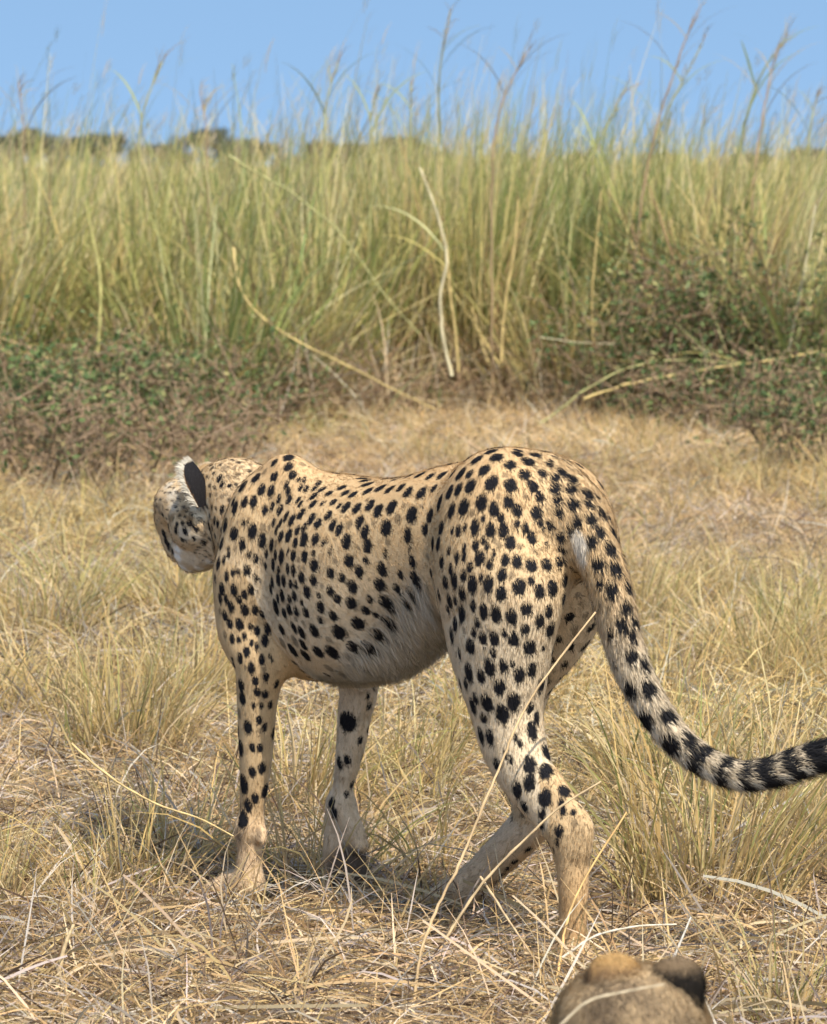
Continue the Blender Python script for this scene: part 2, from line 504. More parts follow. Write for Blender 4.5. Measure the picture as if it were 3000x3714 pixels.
COAT = [   # (left, top, zoom, breadth, spots)
 (780, 1600, 4.34, 1.12, """925,335,62 975,245,-25 1160,240,90 1150,395,75 1375,360,-60 700,345,70 745,415,-35 785,485,-55 925,550,70 1220,530,65 640,575,80 1110,705,70 725,765,85 870,770,80
 1155,800,75 435,705,95 405,640,70 1310,605,55 1410,610,60 1350,730,60 1430,755,65 1565,735,70 1690,755,70 1620,655,70 465,950,90 600,945,95 280,950,75 310,1050,105 995,905,65 910,1030,85 785,1100,90
 1165,925,75 1305,930,75 1345,985,70 1545,860,75 1540,985,70 1690,980,70 1015,1080,75 1115,1185,90 1345,1140,85 1205,1240,90 1025,1280,70 910,1290,75 1510,1220,95 1620,1305,85 1390,1360,75 455,1270,90
 525,1260,65 355,1275,-35 165,1325,95 295,1465,95 600,1430,100 755,1350,-65 840,1350,-60 960,1400,75 1290,1405,75 1035,1505,80 1150,1500,90 740,1565,100 1390,1560,100 1575,1535,85 105,1620,80 425,1635,95
 320,1660,-65 220,1700,60 885,1620,90 960,1610,-60 1255,1610,70 1700,1620,85 1150,1710,60 70,600,60 110,680,50 230,695,35 340,540,-60 210,530,-35 110,870,-35 190,850,-30 100,1060,50 160,1050,40 300,410,-40
 420,400,-40 560,370,-40 150,430,-60 35,1290,50"""),
 (1180, 1600, 4.34, 1.12, """250,735,75 305,805,75 425,840,75 50,825,65 655,670,95 675,775,85 620,610,80 580,570,90 865,735,95 1010,755,85 1190,725,80 1090,590,70 995,525,100 1300,530,80 1480,530,85 1290,805,90
 1495,810,95 1650,555,75 1250,465,90 1550,350,80 1670,345,80 905,480,60 1710,740,65 120,970,65 210,1020,55 325,1045,95 490,1055,90 695,1015,95 820,1085,100 1045,1030,105 660,925,-45 1345,1165,115
 1655,1160,105 1135,1205,-70 45,1170,80 105,1310,95 220,1385,100 380,1320,-80 540,1265,95 630,1440,95 760,1290,-45 945,1360,110 1290,1500,110 1565,1405,85 980,1585,-55 330,1580,100 670,1650,95 1690,1610,90
 490,1660,-40 85,1690,60 10,1570,60 945,1720,70 1340,1700,90 10,945,40 1510,1030,-35 1230,1015,-45"""),
 (1580, 1600, 4.34, 1.14, """120,310,80 265,330,85 470,245,85 640,285,95 965,250,105 860,160,100 1165,370,95 1465,315,100 1280,195,100 1310,140,80 1570,210,90 865,105,80 1020,97,50 90,540,90 260,500,80 390,510,105
 525,520,75 775,455,95 890,645,112 540,695,108 1165,690,100 1410,520,95 1100,540,-50 1525,720,95 1685,490,75 1600,415,-40 1645,615,-40 220,800,105 350,765,95 705,970,120 905,1070,105 1155,945,105 1640,880,85
 1400,850,-50 985,870,-45 60,965,110 255,1085,105 435,1040,118 1280,1085,112 1580,1120,95 580,1140,-65 745,1225,50 1025,1200,75 165,1195,-55 90,1365,95 350,1415,120 465,1350,80 615,1370,105 860,1395,105
 1060,1395,108 1410,1355,85 1285,1290,65 1645,1300,55 1510,1530,95 1170,1585,105 750,1560,60 630,1640,80 810,1650,65 1010,1630,-60 935,1560,-45 1335,1650,-55 260,1400,80 455,1690,85 920,1710,60 40,1620,95
 210,1720,60 1710,1610,70 1560,1710,-40"""),
 (1900, 1600, 4.34, 1.08, """400,370,105 600,475,90 755,590,105 500,580,92 480,725,90 740,745,95 995,810,105 530,915,75 770,970,92 1010,960,80 535,1095,72 1040,1200,98 815,1270,95 1215,1110,120 400,1315,72
 1215,1420,100 690,1385,70 1050,1550,105 1420,1430,105 580,1510,72 365,1615,80 1355,1660,100 590,1700,50 1160,860,60 1345,1180,70 425,310,70"""),
 (780, 2000, 4.34, 1.3, """220,55,70 50,180,85 135,130,65 545,30,50 630,120,75 355,300,90 285,335,100 490,300,95 190,385,105 645,410,105 715,440,-85 100,580,92 295,600,85 460,670,95 565,600,98 70,750,75 180,740,75
 370,775,90 260,870,98 470,930,100 635,920,112 740,980,80 85,940,-60 150,1000,80 235,1145,75 380,1145,90 545,1180,92 670,1255,110 830,1220,95 160,1310,-60 260,1385,90 380,1385,70 470,1340,55 575,1430,80
 650,1510,88 790,1420,92 490,1580,92 395,1670,80 270,1690,80 735,1690,70 875,1650,98"""),
 (780, 2000, 4.34, 1.12, """745,145,-75 800,50,60 805,235,65 950,80,80 1035,100,95 1135,45,55 1240,70,75 1300,140,-45 1410,90,80 1550,30,50 910,225,90 1000,290,60 1140,285,78 1235,305,82 1545,215,92 1320,250,-30
 1390,260,-35 990,450,88 1085,455,85 900,490,90 1350,410,78 1545,450,78 880,600,82 1190,515,62 1260,520,55 1440,650,85 1050,690,85 990,740,68 1255,700,75 1170,745,62 1360,795,50 1620,695,45 1650,865,85
 950,880,110 1430,965,70 1170,920,78 1285,940,72 1080,970,72 1265,1060,-50 1650,1095,55 1380,1115,-35 1550,1235,95 1240,1200,82 1360,1270,98 1055,1230,82 1250,1420,-100 1375,1460,85 1065,1450,-85
 1225,1560,100 1620,1595,98 1420,1640,95 1685,545,-40"""),
 (1180, 2000, 4.34, 1.12, """70,40,70 160,145,-50 360,140,90 645,145,55 940,55,98 895,290,98 525,310,85 70,340,78 260,425,65 1375,185,105 1185,360,62 1405,430,100 1320,20,90 1620,75,-45 1660,345,62 430,550,92
 60,605,75 840,535,102 690,455,-30 190,750,65 1125,590,68 1340,660,90 400,815,92 685,745,58 935,790,105 1250,790,78 645,940,72 790,1000,52 125,1020,75 510,1130,105 980,1105,98 195,1280,108 800,1295,98
 40,1390,-50 425,1510,92 650,1500,105 100,1590,112 330,1650,-60 1690,510,40 480,1790,-70"""),
 (1180, 2300, 5.787, 1.25, """740,720,150 300,830,-115 70,720,-120 20,860,70 450,480,-90 1400,120,-110"""),
 (1580, 2000, 4.34, 1.14, """95,180,90 200,20,40 340,90,98 455,80,98 690,110,110 925,50,85 1095,130,92 1285,155,98 1510,215,98 540,245,78 835,215,85 1040,365,92 435,370,85 235,300,88 155,480,92 300,450,122 580,530,128
 710,395,62 825,510,115 1200,370,-60 1320,560,102 1515,470,58 1640,620,92 420,670,92 1045,660,92 50,690,85 220,770,95 300,760,68 725,680,-50 850,785,-40 590,870,90 745,930,112 1440,900,92 410,990,118
 945,980,120 1185,1020,102 190,910,60 650,1120,68 300,1150,100 1640,1080,92 590,1270,72 1410,1215,72 820,1195,-50 455,1265,-45 1085,1270,62 255,1315,102 745,1370,108 930,1380,115 1220,1390,108 540,1510,105
 1480,1520,105 905,1590,62 380,1600,78 325,1610,78 1700,1520,45"""),
 (1900, 2000, 4.34, 1.12, """375,215,92 560,165,72 765,165,-60 450,570,108 640,435,85 850,460,-65 1170,165,100 1450,250,102 630,750,85 850,690,-55 400,940,95 725,1035,78 420,1220,105 480,1540,112 970,1000,-60
 890,800,-45 1060,810,60 1370,570,112 1185,470,72 1640,540,88 1310,840,-70 1610,850,88 1535,1110,108 1340,1270,110 1210,850,-95 800,1200,-75 790,1300,-75"""),
 (2100, 2000, 4.34, 1.1, """885,1080,85 840,1300,100 835,1620,115 545,1680,78 575,1310,-40 630,1500,-60 735,60,65 765,300,40"""),
 (2150, 2350, 3.472, 1.1, """265,190,108 455,510,98 695,490,98 640,890,112 925,830,95 945,1210,122 1190,1130,100 705,655,-35 650,170,82"""),
 (1630, 2350, 3.858, 1.2, """555,255,118 745,245,110 875,225,65 980,375,112 1160,300,108 440,390,95 265,350,115 230,510,72 150,510,62 685,540,92 370,690,82 530,770,115 750,930,120 895,760,118 330,810,120 465,985,68
 575,1240,118 445,1230,122 920,1260,85 985,1330,90 1145,1140,105 1230,975,78 1140,830,68 790,1490,88 860,1570,92 670,1640,80 1130,1630,108 1360,1450,110 1290,490,95 1440,320,-40 145,80,70 95,90,78"""),
 (1780, 2700, 4.34, 1.15, """870,410,132 615,600,118 410,710,118 860,840,125 1150,720,95 1095,920,68 1145,1040,72 1305,1065,50 790,1100,78 1065,1370,85 910,1575,75 1040,1535,48 1330,1240,-55 800,1270,68 520,970,80"""),
 (780, 2380, 5.787, 1.4, """405,180,125 535,70,100 765,250,110 970,100,108 1190,100,115 640,230,-50 1065,440,82 845,520,82 540,600,120 885,770,88 1070,795,80 580,890,125 800,1030,58 985,1050,60 1170,1020,78 500,1200,-105
 690,1500,128 940,1330,78 1040,1480,105 940,1560,-85 1220,1620,105 480,1560,110 1290,600,85 640,1190,-40 1040,300,-50"""),
 (780, 2680, 3.58, 1.5, """335,110,95 480,120,65 580,125,62 490,420,80 610,390,85 370,590,105 655,690,85 520,760,65 430,860,75 365,1050,98 310,850,-62 305,1250,-70 575,1220,-50"""),
 (1180, 2560, 2.0, 1.0, """157,110,62 100,418,58 158,394,50 46,706,54 70,776,48"""),
 (540, 1600, 4.131, 1.3, """290,1270,45 225,1375,60 245,1480,60 290,1570,60 330,1620,55 360,1660,40 430,1235,35 500,1235,35 620,1220,45 395,1340,50 545,1345,45 700,1310,45 780,1370,-40 675,1455,35 815,1520,45 500,1490,50
 560,1510,-40 900,1280,70 930,1400,70 960,1540,65 210,1100,30 300,1140,-40 370,1150,-35 250,900,-35 200,1000,-30 980,1180,60 1030,1240,50 1000,800,-35 1090,830,-35 1100,1030,60"""),
]

def build_cheetah():
    fld = Field((-0.80, -0.42, -0.01), (1.08, 0.26, 0.90), 0.0034)
    P = lambda fur, spot, dens, pale, reg: dict(fur=fur, spot=spot, dens=dens, pale=pale, reg=reg)
    BODY = P(.011, .0112, 1, 0, 0); THIGH = P(.010, .0124, 1, 0, 0); SHO = P(.010, .0100, 1, 0, 0)
    NECK = P(.012, .0068, 1, .08, 1); HEAD = P(.010, .0032, .22, .10, 2); MUZ = P(.010, .002, 0, .48, 2)
    ARM = P(.008, .0080, 1, .0, 3); FORE = P(.009, .0064, .8, .1, 3); PAW = P(.009, .004, 0, .35, 3)
    SHANK = P(.008, .0098, 1, .05, 3); META = P(.009, .004, .05, .0, 3); TAIL = P(.016, 0, 0, 0, 4)
    RSH = P(.009, .008, .15, .22, 3)
    # trunk ------------------------------------------------------
    fld.loft([(-.17, .778, .63, .055), (-.12, .803, .57, .09), (-.04, .822, .52, .122), (.05, .817, .51, .122), (.14, .803, .518, .126),
              (.22, .783, .472, .136), (.30, .771, .424, .150), (.38, .769, .406, .150), (.46, .771, .402, .134),
              (.54, .769, .404, .108), (.59, .746, .435, .088), (.63, .738, .49, .076), (.66, .730, .54, .066)],
             0.0, (-1, 0, -.35), BODY)
    # shoulders, upper arms, ribs
    for s in (1, -1):
        sc_ = B(598, 1000, .05) if s > 0 else np.array([.575, -.055, .722])
        if s > 0: fld.chain([B(566, 1034, .050), B(603, 1021, .050), B(636, 1038, .050)], [.036, .040, .032], .05, .7, (-.35, 0, -1), SHO)
        fld.chain([sc_ - (0, 0, .02), (.565, .088 * s, .66), (.575, .098 * s, .57)], [.036, .054, .050], .05, .62, (-.35, 0, -1), SHO)
        fld.ell((.572, .082 * s, .64), (.055, .046, .105), .045, None, (-.5, 0, -1), SHO)
        fld.chain([(-.05, .048 * s, .75 if s > 0 else .735), (-.08, .085 * s, .68)], [.066 if s > 0 else .058, .072], .07, .7, (-.6, 0, -1), THIGH)
    # left foreleg
    fld.chain([(.580, .102, .58), (.580, .102, .49), B(540, 1390, .098), B(540, 1450, .095), B(538, 1530, .092), B(536, 1610, .09), B(530, 1690, .09), B(527, 1740, .09)],
              [.056, .052, .046, .0405, .036, .031, .0245, .0235], .04, .85, None, ARM)
    fld.chain([B(527, 1735, .09), B(524, 1790, .09), B(520, 1850, .09), (.60, .09, .022)], [.0235, .0225, .025, .024], .015, 1, None, PAW)
    fld.chain([(.585, .09, .030), (.635, .088, .022), (.665, .086, .015)], [.028, .028, .018], .015, 1, None, PAW)
    for dl in (-.024, -.008, .008, .024):
        fld.chain([(.645, .088 + dl, .022), (.680 - abs(dl) * .4, .087 + dl * 1.1, .014)], [.014, .011], .006, 1, None, PAW)
    fld.ell(B(520, 1742, .092), (.021, .021, .026), .015, None, (0, 0, -1), PAW)
    fld.chain([B(548, 1752, .088), B(551, 1762, .090)], [.011, .008], .012, 1, None, PAW)
    # right foreleg, lifted: carpus bent, sole facing back
    fld.chain([(.61, -.085, .57), (.57, -.088, .47), B(752, 1430, -.088), B(744, 1500, -.086), B(735, 1570, -.086), B(722, 1640, -.086), B(712, 1690, -.086)],
              [.060, .052, .0395, .033, .028, .0205, .0205], .03, .85, None, RSH)
    w0 = B(712, 1688, -.086)
    fld.chain([w0, B(712, 1735, -.088), B(722, 1790, -.090), B(728, 1835, -.092)], [.0215, .027, .040, .038], .015, .95, None, PAW)
    pw = B(728, 1838, -.092)
    for dl in (-.031, -.010, .010, .031):
        fld.chain([pw + (0.0, dl * .8, .01), pw + (.012, dl * 1.15, -.024), pw + (-.004, dl * 1.2, -.038)], [.016, .0145, .011], .008, 1, None, PAW)
    fld.chain([B(722, 1700, -.084), B(745, 1745, -.086), B(760, 1775, -.086)], [.020, .018, .012], .03, 1, None, PAW)   # heel pad of the wrist
    # left hind leg, pushing off
    fld.chain([(-.075, .070, .73), (-.092, .092, .64), B(1070, 1250, .10), B(1062, 1340, .103), B(1058, 1420, .103), B(1064, 1490, .10), B(1078, 1560, .098),
               B(1108, 1630, .097), B(1152, 1690, .096), B(1188, 1738, .096)],
              [.092, .098, .094, .088, .079, .0665, .060, .050, .043, .036], .060, .82, (-.3, 0, -1), THIGH)
    fld.ell(B(1018, 1310, .085), (.072, .052, .12), .05, None, (-.1, 0, -1), THIGH)
    fld.chain([B(1150, 1640, .096), B(1196, 1700, .096), B(1224, 1738, .096), B(1218, 1775, .096)], [.022, .019, .020, .020], .02, .8, None, META)
    fld.ell(B(1172, 1668, .142), (.014, .015, .045), .025, None, None, None, True)
    fld.chain([B(1195, 1755, .096), B(1202, 1820, .096), B(1203, 1900, .096), B(1200, 1980, .096), (-.285, .096, .026)], [.034, .029, .0255, .025, .027], .02, .85, None, META)
    fld.chain([(-.285, .096, .028), (-.235, .096, .020), (-.205, .096, .015)], [.030, .030, .018], .015, 1, None, PAW)
    for dl in (-.026, -.009, .009, .026):
        fld.chain([(-.225, .096 + dl, .020), (-.190 - abs(dl) * .4, .096 + dl * 1.1, .014)], [.0145, .011], .006, 1, None, PAW)
    # right hind leg, forward
    fld.chain([(-.05, -.08, .72), (-.065, -.090, .635), (-.01, -.096, .54), (.065, -.098, .45), (.085, -.098, .36), (.06, -.098, .27), B(1128, 1688, -.098)],
              [.095, .092, .082, .068, .055, .044, .040], .045, .8, (-.3, 0, -1), THIGH)
    hk = B(1140, 1700, -.098)
    fld.chain([hk, B(1090, 1755, -.098), B(1035, 1810, -.098), B(985, 1858, -.098)], [.039, .036, .033, .030], .02, .85, None, RSH)
    ft = B(985, 1862, -.098)
    fld.chain([ft, ft + (.05, 0, -.022), ft + (.085, 0, -.03)], [.031, .030, .018], .015, 1, None, PAW)
    for dl in (-.026, -.009, .009, .026):
        fld.chain([ft + (.06, dl, -.022), ft + (.095 - abs(dl) * .4, dl * 1.1, -.030)], [.0145, .011], .006, 1, None, PAW)
    # neck
    fld.chain([(.58, 0, .64), (.66, 0, .655), B(500, 1048, 0), B(440, 1055, .0)], [.105, .090, .076, .060], .045, .85, (-1, 0, -.35), NECK)
    fld.chain([B(466, 1105, .0), B(520, 1190, .0), (.56, 0, .54)], [.040, .044, .050], .04, .85, (-1, 0, -.6), NECK)
    # head ------------------------------------------------------
    fld.ell(B(392, 1060, .018), (.066, .055, .050), .02, None, (-1, 0, .1), HEAD)
    fld.chain([B(376, 1048, .012), B(368, 1085, .014)], [.028, .030], .025, 1, (-1, 0, .3), HEAD)
    fld.ell(B(402, 1108, .050), (.050, .034, .040), .02, None, (-1, 0, -.1), HEAD)
    fld.ell(B(390, 1108, -.025), (.050, .034, .040), .02, None, (-1, 0, -.1), HEAD)
    fld.chain([B(368, 1095, .014), B(370, 1130, .018), B(376, 1152, .020)], [.032, .028, .024], .02, 1, (-.8, 0, -.5), HEAD)
    fld.ell(B(388, 1150, .036), (.028, .024, .026), .015, None, (-1, 0, -.4), MUZ)
    fld.ell(B(380, 1150, -.004), (.028, .024, .026), .015, None, (-1, 0, -.4), MUZ)
    fld.chain([B(402, 1172, .020), B(425, 1163, .020), B(450, 1140, .018)], [.026, .030, .034], .015, 1, (-1, 0, -.2), MUZ)
    # tail ------------------------------------------------------
    tail_px = [(1150, 1020, 6.77), (1212, 1078, 6.69), (1252, 1150, 6.64), (1285, 1250, 6.61), (1303, 1330, 6.60), (1330, 1410, 6.59), (1368, 1482, 6.58),
               (1420, 1552, 6.57), (1485, 1602, 6.56), (1555, 1628, 6.55), (1630, 1618, 6.54), (1700, 1595, 6.53), (1770, 1580, 6.52), (1840, 1590, 6.51)]
    tp = np.array([to_body(W(*t)) for t in tail_px])
    fld.chain(tp, [.038, .037, .0362, .0345, .0325, .0305, .0285, .0265, .0245, .024, .0245, .0255, .025, .015], .040, 1, None, TAIL, sub=8)
    fld.ell((.185, .165, .47), (.085, .060, .075), .05, None, None, None, True)
    fld.chain([(-.06, 0, .765), (-.13, 0, .752), (-.19, 0, .715)], [.055, .050, .040], .05, 1, (-1, 0, -.5), THIGH)
    v, q, nv, ed = fld.mesh(2)
    keys = ['fur', 'spot', 'dens', 'pale', 'reg']
    fl, pm = fld.coat(v, keys)
    reg = pm['reg']
    f_, l_, z_ = v.T
    # ---- tail coordinate
    TP, _ = spline(tp, np.zeros(len(tp)), 12)
    ts = np.concatenate([[0], np.cumsum(np.linalg.norm(np.diff(TP, axis=0), axis=1))])
    near = np.zeros(len(v)); tdist = np.full(len(v), 9.0); toff = np.zeros((len(v), 3))
    cand = np.where((reg > 3.2))[0]
    dd = ((v[cand][:, None] - TP[None]) ** 2).sum(-1); j = dd.argmin(1)
    near[cand] = ts[j]; tdist[cand] = np.sqrt(dd.min(1)); toff[cand] = v[cand] - TP[j]
    tail = smoothstep(3.45, 3.8, reg); tail[tdist > .06] = 0
    # ---- base colour
    tawny = np.array([.55, .395, .225]); light = np.array([.67, .55, .39]); white = np.array([.72, .68, .60]); warm = np.array([.56, .36, .18])
    body = (reg < 0.7)
    c = np.tile(tawny, (len(v), 1))
    low = smoothstep(.70, .50, z_) * body
    c += (light - c) * (0.95 * low)[:, None]
    top = smoothstep(.70, .80, z_)
    c += (warm - c) * (0.35 * top * body)[:, None]
    edge_ = .430 + np.clip(.36 - f_, 0, .25) * .74
    belly = smoothstep(.018, -.018, z_ - edge_ + .012 * hash_noise(v, 40)) * ((f_ > .05) & (f_ < .72) & (z_ > .37)) * (reg < 1.2)
    belly *= smoothstep(.055, .095, f_)
    c += (white - c) * belly[:, None]
    pale = np.clip(pm['pale'], 0, 1)
    c += (white - c) * pale[:, None]
    inner = smoothstep(.2, .7, -nv[:, 1] * np.sign(l_)) * smoothstep(.56, .48, z_) * (np.abs(reg - 3) < .8)
    c += (white - c) * (0.22 * inner)[:, None]
    chest = smoothstep(.075, .030, np.linalg.norm((v - np.array([.525, .07, .425])) * (1, .6, .8), axis=1)) * (reg < 1.5)
    c += (np.array([.78, .76, .72]) - c) * chest[:, None]
    # buttocks beside the tail root
    butt = 0 * f_
    # pale underside and end of the tail
    tw = tail * smoothstep(.22, .40, near)
    c += (np.array([.60, .52, .40]) - c) * (0.75 * tw)[:, None]
    c += (white - c) * (tail * smoothstep(.0, -.6, nv[:, 2]) * smoothstep(.15, .35, near))[:, None]
    c *= (1 + 0.06 * hash_noise(v, 60))[:, None]
    limb = smoothstep(2.2, 2.9, reg) * (1 - tail)
    c *= (1 + limb * (.10 * hash_noise(v * (1, 1, .35), 260) + .10 * hash_noise(v, 55)))[:, None]
    c *= 1 + (limb * smoothstep(.25, .10, z_) * .14)[:, None] * np.array([-.6, -1.2, -1.8])
    # ---- spots
    g = np.random.default_rng(11)
    spots = []
    cell = {}
    H = 0.05
    def ok(p, r):
        i, j, k = (int(math.floor(x / H)) for x in p)
        for a in (-1, 0, 1):
            for b in (-1, 0, 1):
                for e in (-1, 0, 1):
                    for (qp, qr) in cell.get((i + a, j + b, k + e), ()):
                        m = (r + qr)
                        if (p[0] - qp[0]) ** 2 + (p[1] - qp[1]) ** 2 + (p[2] - qp[2]) ** 2 < m * m: return False
        return True
    rspot, dens = pm['spot'], pm['dens']
    # what of the coat the photograph shows: spots traced tile by tile (x, y, half length; negative = faint)
    wv = H0 + v[:, :1] * FW + v[:, 1:2] * LF + v[:, 2:] * np.array([0, 0, 1.0])
    wn = nv[:, :1] * FW + nv[:, 1:2] * LF + nv[:, 2:] * np.array([0, 0, 1.0])
    cp, sp_ = math.cos(PITCH), math.sin(PITCH)
    rel = wv - np.array([0, 0, CAM_H])
    dep = rel[:, 1] * cp - rel[:, 2] * sp_
    ppx = 1500 + FPX * rel[:, 0] / dep
    ppy = 1857 + FPX * (-rel[:, 1] * sp_ - rel[:, 2] * cp) / dep
    facing = -(wn * rel).sum(1) / np.linalg.norm(rel, axis=1)
    gk = {}
    for i, (a_, b_) in enumerate(zip((ppx // 24).astype(int), (ppy // 24).astype(int))):
        if facing[i] > 0.02: gk.setdefault((a_, b_), []).append(i)
    def pick(x, y):
        i, j = int(x // 24), int(y // 24)
        ids = [k for a_ in (-1, 0, 1) for b_ in (-1, 0, 1) for k in gk.get((i + a_, j + b_), ())]
        if not ids: return None
        ids = np.array(ids)
        d2 = np.hypot(ppx[ids] - x, ppy[ids] - y)
        m = d2 < 9
        if not m.any():
            return ids[d2.argmin()] if d2.min() < 22 else None
        ids, d2 = ids[m], d2[m]
        m = dep[ids] < dep[ids].min() + .02
        ids, d2 = ids[m], d2[m]
        return ids[d2.argmin()]
    for x, y, r in [(2092, 1950, .014), (2102, 1985, .016), (2108, 2020, .013)]:        # white beside the tail root
        i = pick(x, y)
        if i is not None:
            wt_ = smoothstep(r * 1.3, r * .6, np.linalg.norm(v - v[i], axis=1))
            c += (np.array([.68, .63, .55]) - c) * (.85 * wt_)[:, None]
    for x, y, r, cl in [(500, 1080, 105, 0), (610, 1180, 85, 0), (330, 1160, 75, 0), (170, 900, 75, 1), (150, 1050, 60, 1), (760, 1100, 110, 2), (850, 950, 100, 2), (900, 1110, 90, 2), (690, 960, 80, 2),
                        (420, 1600, 70, 3), (430, 1750, 75, 3), (490, 1880, 75, 3), (600, 1950, 70, 3), (760, 1920, 70, 3), (900, 1820, 70, 3), (330, 800, 120, 4), (290, 660, 90, 4), (350, 980, 90, 4), (520, 1400, 120, 4), (700, 1450, 90, 4)]:
        i = pick(540 + x / 4.131, 1600 + y / 4.131)      # colours of the face
        if i is not None:
            r = r / 4.131 * dep[i] / FPX
            wt_ = smoothstep(r * 1.5, r * .5, np.linalg.norm(v - v[i], axis=1) + .003 * hash_noise(v, 300))
            c += (np.array([(.27, .175, .09), (.32, .25, .17), (.68, .60, .46), (.86, .85, .83), (.54, .48, .39)][cl]) - c) * (.9 * wt_)[:, None]
    def put(p, r):
        cell.setdefault(tuple(int(math.floor(x / H)) for x in p), []).append((p, r))
    traced = []
    for x0, y0, k_, el, txt in COAT:
        for t_ in txt.split():
            x, y, r = (float(a_) for a_ in t_.split(','))
            i = pick(x0 + x / k_, y0 + y / k_)
            if i is None: continue
            rm = abs(r) / k_ * dep[i] / FPX * 1.30
            traced.append([v[i], rm * (1.0 if r > 0 else .9), np.array([0, 0, -1.0]), nv[i], 1.0 if r > 0 else .55, el])
            put(v[i], rm * 1.2)
    tpos = np.array([t_[0] for t_ in traced]); trad = np.array([t_[1] for t_ in traced])
    for i, t_ in enumerate(traced):           # never wider than the gap to the next spot allows
        dn = np.sqrt(((tpos - t_[0]) ** 2).sum(1)); dn[dn < .005] = 9
        brd = min(t_[1] / t_[5], (.84 * dn * t_[1] / (t_[1] + trad)).min())
        t_[1] = min(t_[1], brd * 1.5)
        t_[5] = t_[1] / brd
        spots.append(tuple(t_))
    # the rest, which the photograph hides, in the same manner
    free = (belly < .5) & (tail < .5) & (rspot > .002) & (dens > .1) & (inner < .4) & (butt < .2) & ((facing < .05) | (l_ < -.035) | ((reg > .6) & (reg < 2.4)))
    order = g.permutation(np.where(free)[0])
    for i in order:
        if g.random() > dens[i] ** 1.5: continue
        r = rspot[i] * g.uniform(.82, 1.15)
        p = v[i]
        if ok(p, r * 1.36):
            put(p, r * 1.36)
            spots.append((p, r, fl[i], nv[i], 1.0 if reg[i] < .6 or reg[i] > 2.4 else .85, 1.5))
    sp = np.zeros(len(v))
    jit = hash_noise(v, 320) * .13 + hash_noise(v, 900) * .09
    vc = np.floor(v / .03).astype(np.int64); key = (vc[:, 0] + 500) * 1000000 + (vc[:, 1] + 500) * 1000 + vc[:, 2] + 500
    od = np.argsort(key, kind='stable'); uk, st0, ct0 = np.unique(key[od], return_index=True, return_counts=True)
    look = {int(a_): od[b_:b_ + c_] for a_, b_, c_ in zip(uk, st0, ct0)}
    def around(p):
        i, j, k = np.floor(p / .03).astype(int)
        l2 = [look.get((i + a_ + 500) * 1000000 + (j + b_ + 500) * 1000 + k + c_ + 500) for a_ in (-1, 0, 1) for b_ in (-1, 0, 1) for c_ in (-1, 0, 1)]
        return np.concatenate([x for x in l2 if x is not None])
    for (p, r, fd, n_, st, el) in spots:
        bx = around(p)
        dv = v[bx] - p
        fd = fd + np.array([-.12, 0, 0]); fd = fd - n_ * (fd @ n_); fd = fd / (np.linalg.norm(fd) + 1e-9)
        sd = np.cross(n_, fd)
        a = dv @ fd / r; b = dv @ sd / (r / el); cn = dv @ n_ / (r * 1.6)
        d = np.sqrt(a * a + b * b + cn * cn) + jit[bx]
        m = smoothstep(1.13, .87, d) * st
        sp[bx] = np.maximum(sp[bx], m)
    # tail: rows of paired spots, then rings, then a dark end
    ang = np.arctan2(toff[:, 2], toff[:, 1])
    Ttail = ts[-1]
    rows = np.arange(.045, .46, .040)
    for k, s0 in enumerate(rows):
        grow = 0.85 + 0.5 * k / len(rows)
        for a0 in (np.array([0.0, 1.25, 2.5, 3.77, 5.03]) + (0.62 if k % 2 else 0.0)):
            da = np.abs((ang - a0 + math.pi) % (2 * math.pi) - math.pi)
            d = np.sqrt(((near - s0 - g.normal(0, .006)) / (.0125 * grow)) ** 2 + (da / (.36 * grow)) ** 2) + jit
            sp = np.maximum(sp, smoothstep(1.12, .85, d) * tail * (facing < .02) * g.uniform(.85, 1))
    rj = jit * .010 + hash_noise(v, 140) * .004
    TW = H0 + TP[:, :1] * FW + TP[:, 1:2] * LF + TP[:, 2:] * np.array([0, 0, 1.0])
    TD = (TW[:, 1]) * cp - (TW[:, 2] - CAM_H) * sp_
    TX = 1500 + FPX * TW[:, 0] / TD; TY = 1857 + FPX * (-TW[:, 1] * sp_ - (TW[:, 2] - CAM_H) * cp) / TD
    rings = [(ts[np.hypot(TX - x, TY - y).argmin()], w_) for x, y, w_ in
             [(2534, 2762, .0135), (2627, 2802, .0125), (2713, 2802, .011), (2790, 2808, .017), (2872, 2768, .0145), (2975, 2750, .022)]]
    rings += [(rings[-1][0] + .045, .02), (rings[-1][0] + .085, .03)]
    for s0, wd in rings:
        d = np.abs(near + rj + .010 * np.sin(ang + 1.0) - s0)
        sp = np.maximum(sp, smoothstep(wd + .003, wd - .003, d) * tail)
    black = np.array([.013, .013, .016])
    c = c + (black - c) * sp[:, None]
    # eye corners, pads
    pad = smoothstep(.054, .036, np.linalg.norm((v - (pw + (-.022, 0, .014))) * (1.0, .8, .8), axis=1)) * (nv[:, 0] < .3)
    c += (np.array([.06, .05, .047]) - c) * (pad * .9)[:, None]
    root = link('cheetah', None); root.location = H0
    root.rotation_euler = (0, 0, math.atan2(FW[1], FW[0]))
    tag(root, 'spotted adult cheetah walking away to the left through dry grass, its tail curling right', 'cheetah')
    bo = link('body', mesh_np('cheetah_body', v, q, None, M_SKIN, c), root)
    length = pm['fur'].copy()
    length = length + belly * (.012 + .016 * smoothstep(.36, .20, f_))
    length = length * (1 - .55 * sp * belly)
    length = length + tail * smoothstep(.45, .8, near) * .008
    fl2 = fl + np.stack([0 * f_, 0 * f_, -0.9 * belly], 1)
    nf = 230000
